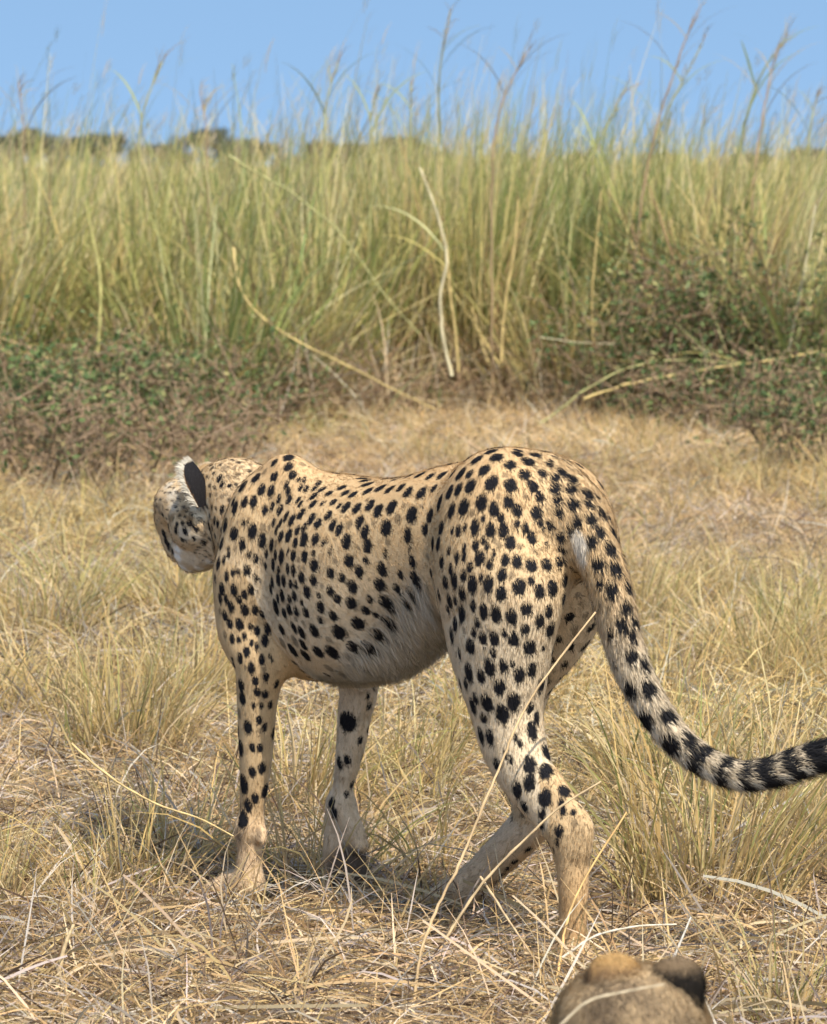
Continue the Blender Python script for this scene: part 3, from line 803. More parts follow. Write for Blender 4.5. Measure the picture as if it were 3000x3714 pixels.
    link('fur', fur_mesh('cheetah_fur', v, q, nv, fl2, c, length, .0016, nf, M_FUR, 0.30, 0.2), bo)['kind'] = 'stuff'
    # ---- ears
    wl = lambda x, y, z: np.array([np.dot((x, y, z), FW), np.dot((x, y, z), LF), z])
    add_ear(root, B(405, 1066, .070), wl(-.24, 0, 1), wl(-.93, .36, .05), .088, .072, 5)
    add_ear(root, B(432, 1030, -.045), wl(.15, .1, 1), wl(-.2, .9, .05), .052, .055, 6, .7, .6)
    # ---- eyes, nose
    def blob(name, c0, rad, col):
        u = np.linspace(0, math.pi, 9); t = np.linspace(0, 2 * math.pi, 13)[:-1]
        V = np.array([[math.sin(a) * math.cos(b) * rad[0], math.sin(a) * math.sin(b) * rad[1], math.cos(a) * rad[2]] for a in u for b in t]) + c0
        Q = [(i * 12 + k, i * 12 + (k + 1) % 12, (i + 1) * 12 + (k + 1) % 12, (i + 1) * 12 + k) for i in range(8) for k in range(12)]
        link(name, mesh_np(name, V, Q, None, M_EYE, np.tile(col, (len(V), 1))), root)
    blob('eye', B(353, 1096, .034), (.012, .012, .012), np.array([.05, .03, .012]))
    blob('eye', B(345, 1096, -.030), (.012, .012, .012), np.array([.05, .03, .012]))
    blob('nose', B(366, 1162, .004), (.014, .014, .010), np.array([.02, .018, .018]))
    return root
build_cheetah()

# ================================================================== vegetation
def ribbons(base, az, e0, bend, length, width, segs=4, g=rng, tw=0.5, power=1.3, drift=0.25, floor=None, tipw=0.15, basew=0.8):
    "bent blades: base points, heading, first elevation, how far each bows over"
    n = len(az)
    P = np.zeros((n, segs + 1, 3)); P[:, 0] = base
    a = az.copy(); da = g.normal(0, drift, n) / segs
    for s in range(segs):
        t = (s + 0.5) / segs
        e = e0 - bend * t ** power
        d = np.stack([np.cos(e) * np.cos(a), np.cos(e) * np.sin(a), np.sin(e)], 1)
        P[:, s + 1] = P[:, s] + d * (length / segs)[:, None]
        a = a + da
    if floor is not None: P[:, :, 2] = np.maximum(P[:, :, 2], floor)
    hs = np.stack([-np.sin(az), np.cos(az), 0 * az], 1)
    em = e0 - bend * 0.4
    up = np.stack([-np.sin(em) * np.cos(az), -np.sin(em) * np.sin(az), np.cos(em)], 1)
    th = g.normal(0, tw, n)
    side = hs * np.cos(th)[:, None] + up * np.sin(th)[:, None]
    t = np.linspace(0, 1, segs + 1)
    prof = np.where(t < 0.35, basew + (1 - basew) * t / 0.35, 1 - (1 - tipw) * ((t - 0.35) / 0.65) ** 1.5)
    wv = width[:, None] * prof[None]
    V = np.stack([P - side[:, None] * wv[..., None] / 2, P + side[:, None] * wv[..., None] / 2], 2)
    V = V.reshape(-1, 3)
    k = segs + 1
    i = (np.arange(n)[:, None] * k + np.arange(segs)[None]).ravel() * 2
    Q = np.stack([i, i + 1, i + 3, i + 2], 1)
    return V, Q, k * 2
class Parts:
    def __init__(s): s.V, s.Q, s.C, s.n = [], [], [], 0
    def add(s, V, Q, C):
        s.V.append(V); s.Q.append(np.asarray(Q) + s.n); s.C.append(C); s.n += len(V)
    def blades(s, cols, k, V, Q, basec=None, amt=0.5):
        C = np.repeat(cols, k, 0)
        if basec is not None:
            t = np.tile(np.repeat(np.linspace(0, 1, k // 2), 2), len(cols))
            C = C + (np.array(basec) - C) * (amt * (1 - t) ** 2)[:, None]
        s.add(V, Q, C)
    def mesh(s, name, mat, smooth=True):
        return mesh_np(name, np.concatenate(s.V), np.concatenate(s.Q), None, mat, np.concatenate(s.C), smooth)
def palette(n, cols, wts, g, var=0.16):
    cols = np.array(cols); wts = np.array(wts) / sum(wts)
    c = cols[g.choice(len(cols), n, p=wts)]
    return np.clip(c * g.uniform(1 - var, 1 + var, (n, 1)) * g.uniform(.95, 1.05, (n, 3)), 0.005, .9)
def tube(P, r, k=6):
    P = np.array(P, float); r = np.broadcast_to(np.array(r, float), (len(P),))
    T = np.gradient(P, axis=0); T /= np.linalg.norm(T, axis=1)[:, None] + 1e-9
    ref = np.array([0.3, 1.0, 0.1]) if abs(T[len(T) // 2][1]) < 0.8 else np.array([1.0, 0.1, 0.2])
    A = np.cross(T, ref); A /= np.linalg.norm(A, axis=1)[:, None]
    Bn = np.cross(T, A)
    ph = np.arange(k) / k * 2 * math.pi
    V = P[:, None] + (A[:, None] * np.cos(ph)[None, :, None] + Bn[:, None] * np.sin(ph)[None, :, None]) * r[:, None, None]
    V = V.reshape(-1, 3)
    Q = [(i * k + j, i * k + (j + 1) % k, (i + 1) * k + (j + 1) % k, (i + 1) * k + j) for i in range(len(P) - 1) for j in range(k)]
    return V, np.array(Q)

def scatter(name, label, cat, templates, pos, rotz, tilt, scale, idx, tint):
    "ground cover nobody could count: clumps set out over the ground by geometry nodes"
    coll = bpy.data.collections.new(name + '_kinds')
    for i, me in enumerate(templates):
        coll.objects.link(bpy.data.objects.new('%s_kind_%02d' % (name, i), me))
    me = bpy.data.meshes.new(name)
    me.vertices.add(len(pos)); me.vertices.foreach_set('co', np.asarray(pos, np.float32).ravel())
    a = me.attributes.new('rot', 'FLOAT_VECTOR', 'POINT')
    a.data.foreach_set('vector', np.stack([tilt[:, 0], tilt[:, 1], rotz], 1).astype(np.float32).ravel())
    a = me.attributes.new('scl', 'FLOAT_VECTOR', 'POINT'); a.data.foreach_set('vector', np.asarray(scale, np.float32).ravel())
    a = me.attributes.new('idx', 'INT', 'POINT'); a.data.foreach_set('value', np.asarray(idx, np.int32))
    a = me.attributes.new('tint', 'FLOAT_COLOR', 'POINT')
    c = np.ones((len(pos), 4), np.float32); c[:, :3] = tint
    a.data.foreach_set('color', c.ravel())
    o = link(name, me)
    tag(o, label, cat, kind='stuff')
    ng = bpy.data.node_groups.new(name, 'GeometryNodeTree')
    ng.interface.new_socket('Geometry', in_out='INPUT', socket_type='NodeSocketGeometry')
    ng.interface.new_socket('Geometry', in_out='OUTPUT', socket_type='NodeSocketGeometry')
    N, K = ng.nodes, ng.links
    gi, go = N.new('NodeGroupInput'), N.new('NodeGroupOutput')
    ci = N.new('GeometryNodeCollectionInfo'); ci.inputs['Collection'].default_value = coll
    ci.inputs['Separate Children'].default_value = True; ci.inputs['Reset Children'].default_value = True
    ip = N.new('GeometryNodeInstanceOnPoints'); ip.inputs['Pick Instance'].default_value = True
    def attr(nm, ty):
        x = N.new('GeometryNodeInputNamedAttribute'); x.data_type = ty; x.inputs['Name'].default_value = nm
        return x.outputs[0]
    K.new(gi.outputs[0], ip.inputs['Points']); K.new(ci.outputs[0], ip.inputs['Instance'])
    K.new(attr('idx', 'INT'), ip.inputs['Instance Index'])
    e2r = N.new('FunctionNodeEulerToRotation'); K.new(attr('rot', 'FLOAT_VECTOR'), e2r.inputs[0]); K.new(e2r.outputs[0], ip.inputs['Rotation'])
    K.new(attr('scl', 'FLOAT_VECTOR'), ip.inputs['Scale'])
    K.new(ip.outputs[0], go.inputs[0])
    m = o.modifiers.new('scatter', 'NODES'); m.node_group = ng
    return o

def field(n, y0, y1, marg, g, power=1.0):
    "random places in the strip of plain the camera looks along"
    y = y0 + (y1 - y0) * g.random(n * 3) ** power
    wd = 0.102 * y + marg
    keep = g.random(n * 3) < wd / wd.max()
    y, wd = y[keep][:n], wd[keep][:n]
    x = (g.random(len(y)) * 2 - 1) * wd
    return x, y
def pnoise(x, y, f, s=0.0):
    return (np.sin(x * f * 1.7 + s + 1.3 * np.sin(y * f * 1.1 + s)) + np.sin(y * f * 1.3 + 2 * s + 1.4 * np.sin(x * f * 0.8 + 3.1 + s))) / 2

STRAW = [(.56, .41, .20), (.44, .31, .15), (.66, .53, .33), (.40, .35, .29), (.16, .11, .07), (.62, .56, .47)]
TILE = .56
def litter_kind(seed, n):
    "a square of matted straw"
    g = np.random.default_rng(seed); p = Parts()
    base = np.stack([g.uniform(-.5, .5, n) * TILE, g.uniform(-.5, .5, n) * TILE, g.random(n) ** 2 * .035 + .002], 1)
    up = g.random(n) < .11
    e0 = np.radians(np.where(up, g.uniform(15, 75, n), g.uniform(-4, 32, n)))
    ln = np.where(up, g.uniform(.06, .22, n), g.uniform(.03, .22, n))
    V, Q, k = ribbons(base, g.random(n) * 6.283, e0, np.radians(g.uniform(5, 75, n)), ln, g.uniform(.0016, .0042, n), 4, g, .9, drift=.5, floor=.002)
    p.blades(palette(n, STRAW, [5.0, 4.0, 3.8, 2.6, 3.2, 1.9], g, .24), k, V, Q)
    m = 16                                        # broken thicker straws
    base = np.stack([g.uniform(-.5, .5, m) * TILE, g.uniform(-.5, .5, m) * TILE, g.uniform(.02, .06, m)], 1)
    V, Q, k = ribbons(base, g.random(m) * 6.283, np.radians(g.uniform(-5, 30, m)), np.radians(g.uniform(0, 25, m)), g.uniform(.08, .28, m), g.uniform(.0035, .006, m), 4, g, .9, drift=.2, floor=.004, tipw=.7)
    p.blades(palette(m, [(.54, .43, .27), (.44, .40, .34), (.48, .35, .18)], [3, 1.4, 2], g), k, V, Q)
    return p.mesh('litter_kind', M_GRASS)
def tuft_blades(p, g, n, hmin, hmax, rad, cols, wts, lean=0.25, wmin=.002, wmax=.0042, segs=5, e_lo=50, basec=(.30, .20, .10)):
    r = rad * np.sqrt(g.random(n)); a = g.random(n) * 6.283
    base = np.stack([r * np.cos(a), r * np.sin(a), 0 * a], 1)
    az = a + g.normal(0, .7, n)
    V, Q, k = ribbons(base, az, np.radians(g.uniform(e_lo, 90, n)), np.radians(g.uniform(5, 75, n)), g.uniform(hmin, hmax, n), g.uniform(wmin, wmax, n), segs, g, .9, 1.6)
    # lean with the wind, to the right
    V[:, 0] += lean * V[:, 2] ** 1.5
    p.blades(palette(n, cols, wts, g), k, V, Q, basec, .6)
GOLD = [(.56, .40, .16), (.50, .38, .18), (.62, .50, .27), (.36, .34, .12), (.22, .25, .08)]
def tuft_kind(seed, n, h, rad):
    p = Parts(); tuft_blades(p, np.random.default_rng(seed), n, .35 * h, h, rad, GOLD, [5, 5, 3, 1.6, .7], .15)
    return p.mesh('tuft_kind', M_GRASS)

def build_short_grass():
    g = np.random.default_rng(21)
    T = [litter_kind(100 + i, 2200) for i in range(8)]
    X, Y = [], []
    for yy in np.arange(3.7, 24.6, .50):
        wd = .102 * yy + 2.3
        xx = np.arange(-wd, wd, .50) + g.uniform(0, .5)
        X.append(xx + g.normal(0, .04, len(xx))); Y.append(yy + g.normal(0, .04, len(xx)))
    x, y = np.concatenate(X), np.concatenate(Y); n = len(x)
    nz = pnoise(x, y, 1.1, .4); nz2 = pnoise(x, y, .55, 2.0)
    tint = np.ones((n, 3)) * (1 + .10 * nz[:, None])
    grey = smoothstep(.1, .8, nz2) * .8
    tint *= 1 + grey[:, None] * (np.array([.93, .90, .95]) - 1)
    yel = smoothstep(.2, .9, pnoise(x, y, .8, 5.0))
    tint *= 1 + yel[:, None] * (np.array([1.02, 1.02, .82]) - 1)
    tint *= g.uniform(.93, 1.07, (n, 1))
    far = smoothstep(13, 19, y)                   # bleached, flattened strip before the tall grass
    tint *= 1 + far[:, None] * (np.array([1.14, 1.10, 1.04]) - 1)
    sz = np.ones((n, 3)); sz[:, 2] = g.uniform(.8, 1.4, n)
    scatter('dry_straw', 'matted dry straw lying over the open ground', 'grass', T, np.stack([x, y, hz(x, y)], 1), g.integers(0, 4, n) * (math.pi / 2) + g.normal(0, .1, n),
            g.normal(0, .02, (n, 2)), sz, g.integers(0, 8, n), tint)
    # short tufts
    T = [tuft_kind(200 + i, 46, .26, .05) for i in range(6)] + [tuft_kind(220 + i, 70, .34, .07) for i in range(3)]
    n = 2600
    x, y = field(n, 5.6, 20.5, 1.5, g, 1.1); n = len(x)
    keep = (pnoise(x, y, .9, 1.0) + .6 * pnoise(x, y, 2.3, 3.0) + g.normal(0, .4, n) > .25) & ((y < 13.5) | (g.random(n) < .25))
    keep &= ~((np.abs(x - .05) < .75) & (y > 5.4) & (y < 7.05))
    keep &= ~((np.abs(x) < .45) & (y < 7.6) & (g.random(n) < .8))     # keep the animal in the clear
    keep &= (y > 6.9) | (g.random(len(keep)) < .35)
    x, y = x[keep], y[keep]; n = len(x)
    tint = np.ones((n, 3)) * g.uniform(.85, 1.1, (n, 1)); gr = smoothstep(.2, .9, pnoise(x, y, 1.4, 9.0))
    tint *= 1 + gr[:, None] * (np.array([.82, .98, .80]) - 1)
    scatter('grass_tufts', 'small golden tufts of grass dotted over the plain', 'grass', T, np.stack([x, y, hz(x, y)], 1), g.random(n) * 6.283,
            g.normal(0, .08, (n, 2)), g.uniform(.55, 1.15, (n, 1)) * np.ones(3), g.integers(0, 9, n), tint)

TALL = [(.64, .51, .22), (.56, .47, .19), (.40, .39, .13), (.21, .25, .08), (.36, .25, .13), (.70, .60, .34)]
def tall_clump(p, g, n, h, wts, stems, at=(0, 0), wmax=.012):
    at = np.array([at[0], at[1], 0.0])
    r = .24 * np.sqrt(g.random(n)); a = g.random(n) * 6.283
    base = np.stack([r * np.cos(a), r * np.sin(a), 0 * a], 1) + at
    V, Q, k = ribbons(base, a + g.normal(0, .6, n), np.radians(g.uniform(62, 90, n)), np.radians(np.abs(g.normal(22, 30, n))), h * g.uniform(.45, 1.05, n),
                      g.uniform(.006, wmax, n), 6, g, .9, 1.8)
    V[:, 0] += .10 * V[:, 2] ** 1.7
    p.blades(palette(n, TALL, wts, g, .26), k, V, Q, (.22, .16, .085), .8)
    m = stems
    if not m: return
    base = g.normal(0, .12, (m, 3)); base[:, 2] = 0; base += at
    L_ = h * g.uniform(.75, 1.25, m)
    V, Q, k = ribbons(base, g.normal(0, .9, m), np.radians(g.uniform(76, 90, m)), np.radians(g.uniform(4, 25, m)), L_, g.uniform(.007, .015, m), 6, g, 2.0, 2.0, tipw=.2)
    V[:, 0] += .10 * V[:, 2] ** 1.7
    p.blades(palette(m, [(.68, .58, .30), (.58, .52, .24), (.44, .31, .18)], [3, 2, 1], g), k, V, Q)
    for t in V.reshape(m, -1, 3)[:, -1]:          # a thin loose plume on each stem
        q = 4
        V2, Q2, k2 = ribbons(np.tile(t, (q, 1)) - np.stack([0 * np.arange(q), 0 * np.arange(q), g.uniform(0, .16, q)], 1), g.normal(0, .5, q), np.radians(g.uniform(55, 85, q)),
                             np.radians(g.uniform(10, 50, q)), g.uniform(.06, .16, q), g.uniform(.003, .005, q), 3, g, 1.0)
        p.blades(palette(q, [(.52, .43, .28), (.44, .36, .22)], [1, 1], g), k2, V2, Q2)
WTS = [[4, 4, 2.8, 1.8, 1.4, 2.4], [1.2, 2, 5, 4, .6, .8], [3, 2, 1, .5, 4, 1.5]]
def tall_kind(seed, n, h, kind, stems):
    p = Parts(); tall_clump(p, np.random.default_rng(seed), n, h, WTS[kind], stems, (0, 0), .018)
    return p.mesh('tall_kind', M_TALL)
def tall_tile(seed, mix, dens, h):
    "a square metre of tall grass, several clumps"
    g = np.random.default_rng(seed); p = Parts()
    for i in range(dens):
        tall_clump(p, g, 66, h * g.uniform(.58, 1.22), WTS[g.choice(3, p=mix)], int(g.integers(1, 4)), g.uniform(-.5, .5, 2), .015)
    return p.mesh('tall_tile', M_TALL)
def thatch_kind(seed, n):
    g = np.random.default_rng(seed); p = Parts()
    base = np.stack([g.uniform(-.5, .5, n), g.uniform(-.4, .4, n), g.random(n) * .25], 1)
    V, Q, k = ribbons(base, g.random(n) * 6.283, np.radians(g.uniform(5, 88, n)), np.radians(g.uniform(0, 80, n)), g.uniform(.20, .65, n), g.uniform(.004, .010, n), 5, g, 1.0, drift=.6, floor=.01)
    p.blades(palette(n, [(.34, .24, .15), (.46, .35, .21), (.22, .15, .09), (.42, .36, .28), (.18, .19, .08)], [3, 3, 1.6, 1.5, 1], g), k, V, Q)
    return p.mesh('thatch_kind', M_TALL)

def tall_edge(x):
    "where the tall grass begins"
    return 20.8 + .5 * np.sin(x * 1.9 + .4) + .35 * np.sin(x * 4.3 + 2.0)
def build_tall_grass():
    g = np.random.default_rng(33)
    T = [tall_tile(300 + i, [.60, .25, .15], 5, 1.42) for i in range(5)] + [tall_tile(320 + i, [.30, .60, .10], 5, 1.48) for i in range(3)] \
        + [tall_kind(340 + i, 120, 1.30, i % 3, 3) for i in range(6)]
    X, Y, S, I = [], [], [], []
    for yy in np.concatenate([np.arange(21.9, 32, .9), np.arange(32.5, 62, 1.5), np.arange(64, 170, 5.0)]):
        sp_ = .9 if yy < 32 else 1.4 if yy < 62 else 2.6
        wd = .125 * yy + 3.6
        xx = np.arange(-wd, wd, sp_) + g.uniform(0, sp_); k = len(xx)
        X.append(xx + g.normal(0, .06, k)); Y.append(yy + g.normal(0, .08, k)); S.append(np.full(k, sp_ / .9))
        I.append(np.where(pnoise(xx, np.full(k, yy), .9, 7.0) > .3, g.integers(5, 8, k), g.integers(0, 5, k)))
    k = 76                                        # single clumps make the ragged front
    xx = np.linspace(-5.6, 5.6, k) + g.normal(0, .1, k)
    X.append(xx); Y.append(tall_edge(xx) + g.uniform(0, .9, k)); S.append(g.uniform(.8, 1.5, k)); I.append(g.integers(8, 14, k))
    x, y, s_, kind = (np.concatenate(a) for a in (X, Y, S, I)); n = len(x)
    h = (1.0 + .12 * pnoise(x, y, .8, 2.0)) * g.uniform(.86, 1.12, n)
    h[-k:] = g.uniform(.62, 1.05, k) + .20 * smoothstep(.2, .8, pnoise(xx, 0 * xx, 1.9, 1.0))
    h = np.where(y > 40, h * .92, h)
    # taller leafy clumps that break the skyline
    tx = np.array([(px - 868) * PS / FPX * 21.4 for px in (862, 880, 905, 920, 945, 985, 1030, 1045, 1060, 1100, 1215, 1235, 1255, 1290, 1310, 1380, 1400, 1420, 1520, 1545, 1570, 1600, 1690, 300, 440, 60, 680, 110, 780)])
    m = len(tx)
    x = np.concatenate([x, tx + g.normal(0, .05, m)]); y = np.concatenate([y, 21.3 + g.uniform(0, 1.0, m)]); s_ = np.concatenate([s_, g.uniform(.45, .85, m)])
    kind = np.concatenate([kind, g.choice([8, 9, 11, 12], m)]); h = np.concatenate([h, g.uniform(1.10, 1.50, m)]); n = len(x)
    scl = np.stack([s_, s_, h], 1)
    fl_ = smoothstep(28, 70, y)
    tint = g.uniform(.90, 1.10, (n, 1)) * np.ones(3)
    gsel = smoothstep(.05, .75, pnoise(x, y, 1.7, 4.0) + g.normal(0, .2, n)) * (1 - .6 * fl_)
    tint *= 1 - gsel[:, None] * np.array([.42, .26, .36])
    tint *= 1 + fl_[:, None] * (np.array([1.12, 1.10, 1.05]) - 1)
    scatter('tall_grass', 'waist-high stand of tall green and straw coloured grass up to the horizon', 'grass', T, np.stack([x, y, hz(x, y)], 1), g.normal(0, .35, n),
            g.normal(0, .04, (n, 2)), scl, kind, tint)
    # dead brown undergrowth along the foot of the tall grass
    T = [thatch_kind(360 + i, 420) for i in range(4)]
    X, Y = [], []
    for dy in (-.25, .35):
        xx = np.arange(-5.7, 5.7, .75) + g.uniform(0, .6); X.append(xx); Y.append(tall_edge(xx) + dy + g.normal(0, .12, len(xx)))
    x, y = np.concatenate(X), np.concatenate(Y); n = len(x)
    tint = g.uniform(.85, 1.15, (n, 1)) * np.ones(3)
    scatter('undergrowth', 'tangled brown dead stems at the foot of the tall grass', 'grass', T, np.stack([x, y, hz(x, y)], 1), g.integers(0, 2, n) * math.pi + g.normal(0, .2, n), g.normal(0, .05, (n, 2)),
            np.stack([g.uniform(.9, 1.1, n), g.uniform(.8, 1.2, n), g.uniform(.55, 1.0, n)], 1), g.integers(0, 4, n), tint)

# ---- tufts one can point at
def build_tufts():
    g = np.random.default_rng(44)
    items = [  # base in the photo, height, blades, breadth, greenness, label
        (1480, 1905, .46, 300, .16, .45, 'tall golden grass tuft below the curl of the tail'),
        (1400, 1670, .36, 200, .12, .35, 'golden grass tuft just behind the hanging tail, right of the hock'),
        (1660, 1790, .42, 240, .14, .40, 'yellowish grass tuft under the dark tail tip at the right edge'),
        (1345, 1330, .34, 150, .10, .60, 'thin yellow-green grass tuft right of the tail root'),
        (1600, 1420, .30, 160, .12, .70, 'greenish grass tuft above the bend of the tail on the right'),
        (260, 1590, .36, 240, .13, .35, 'golden grass tuft left of the standing foreleg'),
        (110, 1360, .34, 220, .14, .60, 'yellow-green grass tuft at the left edge, lower than the head'),
        (400, 1480, .32, 200, .12, .35, 'straw yellow grass tuft in front of the chest'),
        (640, 1690, .32, 170, .10, .30, 'straw tuft seen between the two forelegs'),
        (860, 1640, .30, 170, .11, .40, 'pale grass tuft under the belly, right of the lifted foreleg'),
        (1010, 1560, .26, 120, .08, .55, 'small greenish tuft in front of the hind knee'),
        (1640, 2130, .22, 90, .07, .95, 'low green tuft in the bottom right corner'),
    ]
    for px, py, h, n, rad, gr, lab in items:
        b = ground_at(px, py)
        p = Parts()
        tuft_blades(p, g, n, .35 * h, h * 1.1, rad, GOLD, [5 * (1 - gr) + 1, 4, 2.5, 2.5 * gr, 1.8 * gr], .30, .0022, .0045, 6, 58)
        o = link('grass_tuft', None)
        link('blades', p.mesh('tuft_blades', M_GRASS), o)['kind'] = 'stuff'
        o.location = (b[0], b[1], float(hz(b[0], b[1])))
        tag(o, lab, 'grass tuft', 'grass tufts around the cheetah')

# ---- stalks one can point at
def smooth_path(P, n=6):
    P = np.array(P, float)
    return spline(P, np.zeros(len(P)), n)[0] if len(P) > 2 else P
def stalk(name, label, path, r0, r1, col, leaves=(), plume=0, group=None, cat='grass stalk', g=rng):
    root = link(name, None); P = smooth_path(path, 9)
    jl = np.linalg.norm(P[-1] - P[0])
    P[1:] += (np.cumsum(g.normal(0, .0022 * jl, (len(P) - 1, 3)), 0) * np.linspace(1, 0, len(P) - 1)[:, None])
    root.location = P[0]; P = P - P[0]
    root['label'] = label; root['category'] = cat
    if group: root['group'] = group
    t = np.linspace(0, 1, len(P))
    r = (r0 + (r1 - r0) * t) * .72 * (1 + .22 * np.sin(t * 23 + r0 * 900) ** 6)
    V, Q = tube(P, r, 6)
    C = np.tile(np.array(col), (len(V), 1)) * (1 + .18 * np.sin(np.repeat(t, 6) * 40))[:, None]
    link('stem', mesh_np('stem', V, Q, None, M_STALK, C), root)
    for (tt, az, el, ln, wd) in leaves:
        i = min(int(tt * (len(P) - 1)), len(P) - 1)
        V, Q, k = ribbons(P[i][None], np.array([az]), np.radians([el]), np.radians([55.0]), np.array([ln]), np.array([wd]), 7, g, .4, 1.5)
        c = np.tile(np.array(col) * np.array([.9, 1.0, .8]), (len(V), 1))
        link('leaf', mesh_np('leaf', V, Q, None, M_TALL, c), root)
    if plume:
        p = Parts(); q = 14
        i = g.integers(int(len(P) * .86), len(P), q)
        V, Q, k = ribbons(P[i], g.normal(0.2, .9, q), np.radians(g.uniform(40, 88, q)), np.radians(g.uniform(10, 70, q)), plume * .6 * g.uniform(.4, 1, q), np.full(q, .004), 4, g, 1.0)
        p.blades(palette(q, [(.42, .34, .20), (.34, .25, .15)], [1, 1], g), k, V, Q)
        link('seed_head', p.mesh('seed_head', M_TALL), root)
    return root

def build_stalks():
    g = np.random.default_rng(55)
    yel, pal, olv, brn = (.52, .40, .17), (.56, .50, .32), (.34, .33, .14), (.34, .24, .14)
    def PX(pts, Y0, Y1=None):
        Y1 = Y0 if Y1 is None else Y1
        return [W(x, y, Y0 + (Y1 - Y0) * i / max(len(pts) - 1, 1)) for i, (x, y) in enumerate(pts)]
    lv = lambda *a: [(t, g.uniform(-1, 1) if az is None else az, e, l, w_) for t, az, e, l, w_ in a]
    stalk('bent_stalk', 'long yellow grass stalk bent down to the right above the shoulders', PX([(490, 520), (505, 590), (552, 655), (640, 715), (740, 765), (830, 815), (915, 860)], 20.2, 19.6),
          .010, .004, yel, lv((.3, .2, 10, .5, .010), (.6, .1, -5, .4, .008)))
    stalk('bent_stalk', 'thin olive grass stalk arching right and down, high on the left of the pale stem', PX([(478, 325), (560, 372), (640, 425), (710, 480), (760, 545), (815, 625), (880, 700)], 20.6, 20.2), .008, .004, olv)
    stalk('pale_stem', 'thick pale stem with a kink rising through the middle of the tall grass', PX([(948, 790), (930, 700), (927, 620), (938, 545), (928, 480), (905, 410), (880, 350)], 20.0), .012, .007, pal,
          lv((.55, 2.6, 50, .5, .014), (.8, .3, 60, .5, .012)))
    stalk('pale_stem', 'yellowish stem standing close on the right of the kinked pale stem', PX([(962, 780), (955, 690), (945, 610), (940, 540)], 20.1), .009, .006, yel, lv((.9, 2.7, 40, .5, .010)))
    stalk('pale_stem', 'yellow stem with a fork above the middle of the back', PX([(1052, 760), (1060, 640), (1078, 530), (1088, 420)], 20.3), .010, .007, yel, lv((.5, .6, 65, .4, .012)))
    stalk('pale_stem', 'straight straw stem above the rump', PX([(1245, 760), (1242, 640), (1250, 520), (1262, 400)], 20.4), .008, .005, yel, lv((.4, .7, 60, .4, .012)))
    stalk('pale_stem', 'straw stem leaning right in front of the leafy bush near the right edge', PX([(1640, 800), (1660, 700), (1690, 560), (1712, 430)], 20.0), .009, .006, pal, lv((.6, .5, 55, .5, .012)))
    stalk('pale_stem', 'yellow stem with green sheath rising at the left above the leafy shrub', PX([(205, 740), (212, 640), (208, 560), (190, 480), (178, 420)], 19.6), .011, .006, (.45, .42, .16), lv((.5, 1.0, 70, .4, .012)))
    stalk('fallen_stalk', 'forked pale stalk lying out of the bush to the right edge', PX([(1225, 838), (1330, 808), (1440, 785), (1560, 765), (1660, 748), (1760, 728)], 19.2, 19.8), .008, .005, yel,
          lv((.35, 2.9, 25, .5, .010), (.6, 2.8, 20, .5, .010)))
    stalk('fallen_stalk', 'curved grey-green stalk arching over the forked one on the right', PX([(1130, 890), (1215, 830), (1300, 782), (1380, 760), (1470, 757), (1560, 764)], 19.1, 19.5), .006, .004, olv)
    stalk('fallen_stalk', 'short whitish stalk lying level in front of the leafy bush', PX([(1132, 708), (1200, 718), (1290, 722)], 19.8), .004, .003, (.42, .38, .24))
    # stems above the skyline
    st = [([(285, 560), (285, 330), (300, 230), (345, 120)], .010, olv, .30, 'grass stem with a leaning plume above the skyline over the left shrubs'),
          ([(440, 560), (437, 330), (432, 265), (420, 190)], .008, brn, .20, 'short brown grass stem leaning left above the skyline, left of centre'),
          ([(50, 560), (48, 330), (46, 240), (38, 175)], .008, brn, .22, 'brown grass stem above the skyline nearest the left edge'),
          ([(672, 560), (675, 330), (682, 220), (712, 125)], .009, olv, .26, 'grass stem with a split plume above the skyline, left of the middle'),
          ([(782, 560), (785, 330), (783, 240), (790, 190)], .008, olv, .15, 'short green grass stem above the skyline just left of the two dark ones'),
          ([(870, 600), (868, 380), (866, 270), (862, 175)], .011, olv, .20, 'dark upright stem above the skyline, left one of a close pair'),
          ([(912, 600), (914, 380), (915, 250), (920, 150), (945, 25)], .011, (.22, .22, .10), .26, 'dark upright stem reaching almost to the top of the picture in the middle'),
          ([(1032, 600), (1035, 380), (1050, 240), (1075, 170), (1110, 105)], .009, brn, .34, 'brown plume above the skyline over the back of the cheetah'),
          ([(1190, 600), (1215, 380), (1260, 290), (1315, 180)], .010, olv, .26, 'olive stem leaning right above the skyline over the rump'),
          ([(1330, 600), (1360, 340), (1395, 200), (1425, 110), (1470, 15)], .010, brn, .30, 'tall thin stem leaning right up to the top of the picture'),
          ([(1300, 620), (1340, 370), (1395, 235), (1475, 90)], .009, olv, .24, 'leafy stem crossing the tall leaning one on the right'),
          ([(1515, 640), (1540, 360), (1568, 240), (1600, 150), (1650, 80)], .011, (.24, .26, .11), .28, 'dark green stem leaning right above the skyline, left of the reddish one'),
          ([(1575, 640), (1595, 330), (1612, 200), (1630, 105)], .010, (.40, .28, .17), .26, 'reddish upright stem above the skyline near the right edge'),
          ([(1690, 640), (1695, 380), (1702, 260), (1715, 200)], .009, olv, .20, 'short stem above the skyline at the very right edge')]
